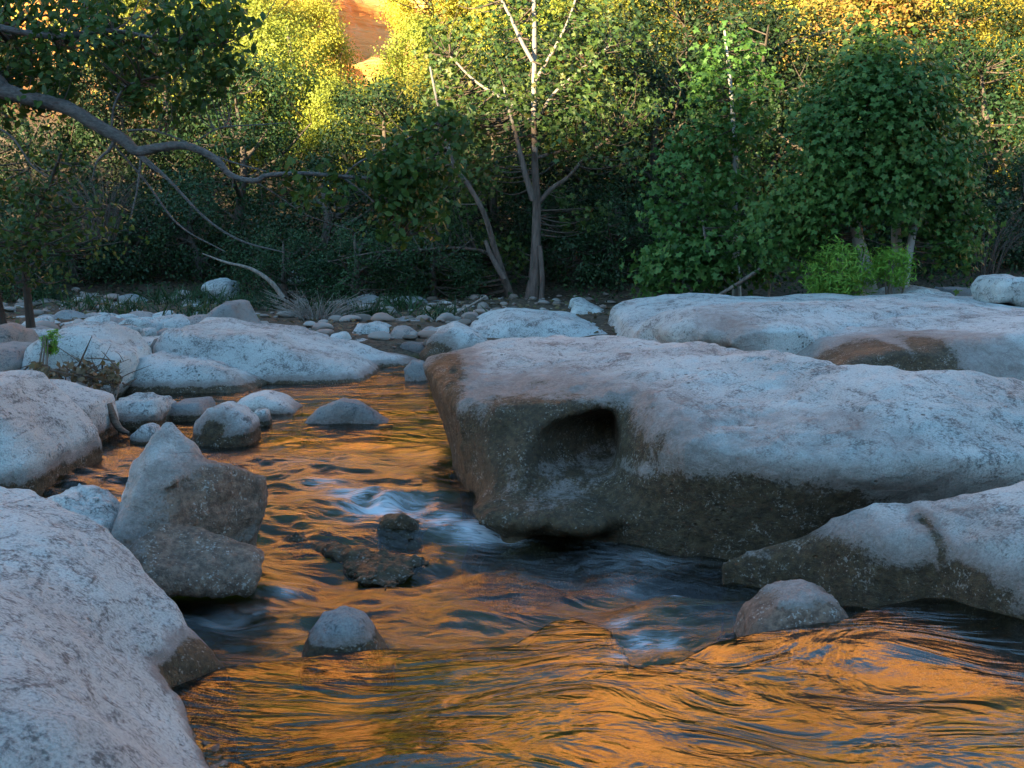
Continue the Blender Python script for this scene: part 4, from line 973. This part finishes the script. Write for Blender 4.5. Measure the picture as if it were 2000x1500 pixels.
# bare twiggy bushes
def twiggy(label, px, py, w, h, Y, n, mat):
    b = at(px, py, Y); root = bpy.data.objects.new('bare_bush', None); COL.objects.link(root); root.location = tuple(b)
    tag(root, label, 'bush', 'bare twiggy bushes')
    tb = Tubes()
    for k in range(n):
        a = RNG.uniform(-1, 1); L = h * RNG.uniform(.5, 1)
        p0 = b + np.array([a * .15 * w, RNG.uniform(-.2, .2), 0]); p2 = b + np.array([a * w, RNG.uniform(-.5, .5) * w, L])
        p1 = (p0 + p2) / 2 + np.array([-a * w * .15, 0, L * .12]); r = RNG.uniform(.005, .013)
        S = spline(np.array([[*p0, r], [*p1, r * .7], [*p2, r * .2]]), 5)
        tb.add(S[:, :3], S[:, 3], 4)
        for j in range(4):
            i = RNG.integers(3, len(S) - 1); q0 = S[i, :3]; q1 = q0 + RNG.normal(0, .14, 3) * h + np.array([a * .15, 0, .1])
            tb.add(np.array([q0, (q0 + q1) / 2 + RNG.normal(0, .02, 3), q1]), [S[i, 3] * .6, S[i, 3] * .4, .001], 3)
    link('twigs', tb.mesh('twigs', b), mat, root)
    return root
twiggy('grey leafless bush on the bank behind the crooked limb at left', 200, 470, 1.2, 1.3, 19, 45, B_MID)
twiggy('leafless purple-grey bush high on the left slope', 130, 420, 1.4, 1.3, 24, 45, B_MID)
twiggy('bare brushy stems right of the dense round-crowned sycamore', 1920, 540, 1.1, 1.3, 19, 26, B_MID)
twiggy('low brittle brush on the bank beyond the far pool', 620, 645, .9, .6, 17, 60, B_TWIG)

# fallen pale branch on the left bank
def lone(label, name, cat, P, mat, sides=8, bumpy=.08):
    S = spline(P, 6); tb = Tubes(); tb.add(S[:, :3], S[:, 3], sides, bumpy)
    b = P[0][:3]
    o = link(name, tb.mesh(name, b), mat, loc=tuple(b)); tag(o, label, cat); return o
lone('bent pale dead branch lying on the bank left of centre', 'dead_branch', 'branch', pxs([(553, 582, 5), (530, 552, 4.5), (490, 525, 3.5), (440, 512, 2.5), (395, 495, 1.2)], 19.5), B_TWIG)
lone('pale leaning dead trunk among the sunlit trees left of the cliff patch', 'dead_tree', 'tree', pxs([(612, 200, 7), (590, 165, 6), (575, 130, 5), (566, 90, 4), (560, 50, 2)], 33.5), B_TWIG)
lone('broken stub of driftwood leaning on the knobbly block', 'driftwood', 'driftwood', pxs([(212, 788, 7), (220, 812, 8), (232, 835, 7), (252, 846, 3)], 8.3), B_STUB)
lone('straight thin fallen stick sloping down to the dome rock', 'fallen_stick', 'stick', pxs([(868, 628, 3), (905, 605, 2.5), (950, 578, 2)], 17.5), B_TWIG)

# drift debris between the left boulders
root = bpy.data.objects.new('drift_pile', None); COL.objects.link(root); b = at(150, 745, 9.9); root.location = tuple(b)
tag(root, 'tangle of brown twigs and dead leaves caught between the left boulders', 'debris')
tb = Tubes()
for k in range(90):
    p0 = at(RNG.uniform(45, 245), RNG.uniform(705, 758), RNG.uniform(9.6, 10.2)); d = RNG.normal(0, .16, 3) * np.array([1, .5, .7])
    r = RNG.uniform(.003, .012)
    tb.add(np.array([p0, p0 + d * .5 + RNG.normal(0, .01, 3), p0 + d]), [r, r * .8, r * .3], 4)
link('twigs', tb.mesh('twigs', b), B_STUB, root)
C = [at(RNG.uniform(60, 235), RNG.normal(735, 13), RNG.uniform(9.6, 10.2)) for k in range(420)]
link('dead_leaves', leaves('dead_leaves', C, .07, OVAL, off=b), L_DRY, root)

# cobbles of the far left bank, one mesh per shape, each cobble its own object
cob = []
def cobble_mesh(i):
    bnd, f = ell((0, 0, 0), RNG.uniform(.75, 1.0, 3) * np.array([1, .8, .62]) * .5)
    h = .06; n = 24; axs = (np.arange(n) - n / 2) * h
    X, Y, Z = np.meshgrid(axs, axs, axs, indexing='ij')
    F = f(X, Y, Z)
    for k in range(7):
        v = RNG.normal(0, 1, 3); v /= np.linalg.norm(v)
        F = smax(F, v[0] * X + v[1] * Y + v[2] * Z - RNG.uniform(.26, .42), .05)
    F += .03 * fbm(X * 4 + i * 7, Y * 4, Z * 4, 2)
    V, Q = surface_nets(F, (axs[0],) * 3, h)
    me = mesh_from('cobble', V, Q, np.full(len(Q), 4)); fattr(me, 'stain', np.full(len(V), -1.5)); return me
cms = [cobble_mesh(i) for i in range(6)]
for m, mm in zip(cms, [M_ROCK, M_PINK, M_GREY, M_ROCKL, M_PINK, M_ROCK]): m.materials.append(mm)
def cobble(px, py, Y, size, label, group, i):
    p = at(px, py, Y)
    o = bpy.data.objects.new('cobble', cms[i % 6]); COL.objects.link(o)
    o.location = tuple(p); o.scale = (size, size, size * RNG.uniform(.7, 1)); o.rotation_euler = (RNG.uniform(-.3, .3), RNG.uniform(-.3, .3), RNG.uniform(0, 6.28))
    tag(o, label, 'stone', group)
crow = [(340, 15.2, .52, 'front'), (0, 0, 0, '')]
for lab, py, Y, px0, px1, n, sz in [('in the front row of the far left bank', 660, 14.2, 60, 335, 9, .72), ('in the second row of the far left bank', 645, 15.6, 70, 400, 12, .72), ('in the third row of the far left bank', 634, 17.0, 30, 390, 13, .75), ('in the fourth row of the far left bank', 624, 18.6, 10, 380, 13, .8), ('at the back of the far left bank', 614, 20.3, 0, 480, 13, .8), ('on the shore behind the whale-backed slab', 646, 16.5, 520, 740, 8, .42), ('on the shore left of the forked sycamore', 632, 18.6, 560, 900, 10, .5)]:
    for k in range(n):
        px = px0 + (px1 - px0) * (k + .5 + RNG.uniform(-.25, .25)) / n
        tint = ['white', 'pinkish', 'grey', 'mottled', 'pinkish', 'white']; i = int(RNG.integers(0, 6))
        cobble(px, py + RNG.uniform(-4, 4), Y + RNG.uniform(-.5, .5), sz * RNG.uniform(.6, 1.25), f'{tint[i]} stone {lab}, {ORD[k]}', 'stones of the far bank', i)
for lab, px, py, Y, s_, i in [('squared grey rock of the bank under the trees at left', 265, 598, 20, 1.0, 2), ('low grey rock right of the squared one on the bank', 310, 604, 20.3, .8, 2), ('white-streaked outcrop above the peaked grey rock', 430, 572, 20.5, .95, 3), ('pale rock face glimpsed in the undergrowth left of centre', 600, 545, 22.5, 1.1, 3), ('dark ledge block low in the undergrowth', 720, 600, 20, 1.0, 2), ('second dark ledge block right of the first', 790, 605, 20, 1.1, 2), ('half-hidden ledge block nearest the forked sycamore', 860, 610, 20.3, .9, 2)]:
    cobble(px, py, Y, s_, lab, None, i)

# gravel and leaf litter of the far shore
def gravel(name, n, area, smin, smax, mat):
    V = []; Q = []; k = 0; nv = 0
    while k < n:
        x = RNG.uniform(area[0], area[1]); y = RNG.uniform(area[2], area[3]); g = gz(x, y)
        if g < 0.0 or vnoise(x * .9, y * .9, 3.3) < -.15: continue
        s_ = smin + (smax - smin) * RNG.random() ** 3
        a = RNG.uniform(0, 6.28); c, d = math.cos(a), math.sin(a)
        P0, F = PEB[k % 5]
        P = P0 * np.array([1, RNG.uniform(.6, 1), RNG.uniform(.4, .8)])
        P = np.stack([P[:, 0] * c - P[:, 1] * d, P[:, 0] * d + P[:, 1] * c, P[:, 2]], 1) * s_
        V.append(P + np.array([x, y, g + s_ * .1])); Q.append(F + nv); nv += len(P); k += 1
    V = np.concatenate(V); Q = np.concatenate(Q)
    me = mesh_from(name, V, Q, np.full(len(Q), 4))
    o = link(name, me, mat); tag(o, kind='stuff'); return o
def pebble(i):
    bnd, f = ell((0, 0, 0), np.array([.5, .42, .36])); h = .13; n = 11; axs = (np.arange(n) - n / 2 + .5) * h
    X, Y, Z = np.meshgrid(axs, axs, axs, indexing='ij'); F = f(X, Y, Z)
    for k in range(6):
        v = RNG.normal(0, 1, 3); v /= np.linalg.norm(v); F = smax(F, v[0] * X + v[1] * Y + v[2] * Z - RNG.uniform(.24, .38), .05)
    return surface_nets(F, (axs[0],) * 3, h)
PEB = [pebble(i) for i in range(5)]
def gravelmat():
    t = NT('gravel_stone')
    r_ = t.n('ShaderNodeNewGeometry').outputs['Random Per Island']
    c = t.ramp(r_, [(0, (0.09, 0.075, 0.06)), (0.4, (0.18, 0.155, 0.135)), (0.75, (0.30, 0.28, 0.26)), (1, (0.24, 0.17, 0.14))])
    return t.finish(t.bsdf(c, 0.85, 0.2))
GM = gravelmat()
gravel('gravel', 750, (-8.5, -0.2, 13.4, 21.0), .06, .42, GM)
gravel('gravel', 160, (-0.2, 4, 16.5, 21.5), .05, .3, GM)
Lp = []
for k in range(5000):
    y = RNG.uniform(14.5, 26); x = RNG.uniform(-.5, .5) * y
    Lp.append((x, y, gz(x, y) + .02))
lt_ = link('leaf_litter', leaves('leaf_litter', Lp, .10, OVAL, np.tile([0, 0, 2.0], (len(Lp), 1))), L_DRY); tag(lt_, kind='stuff')
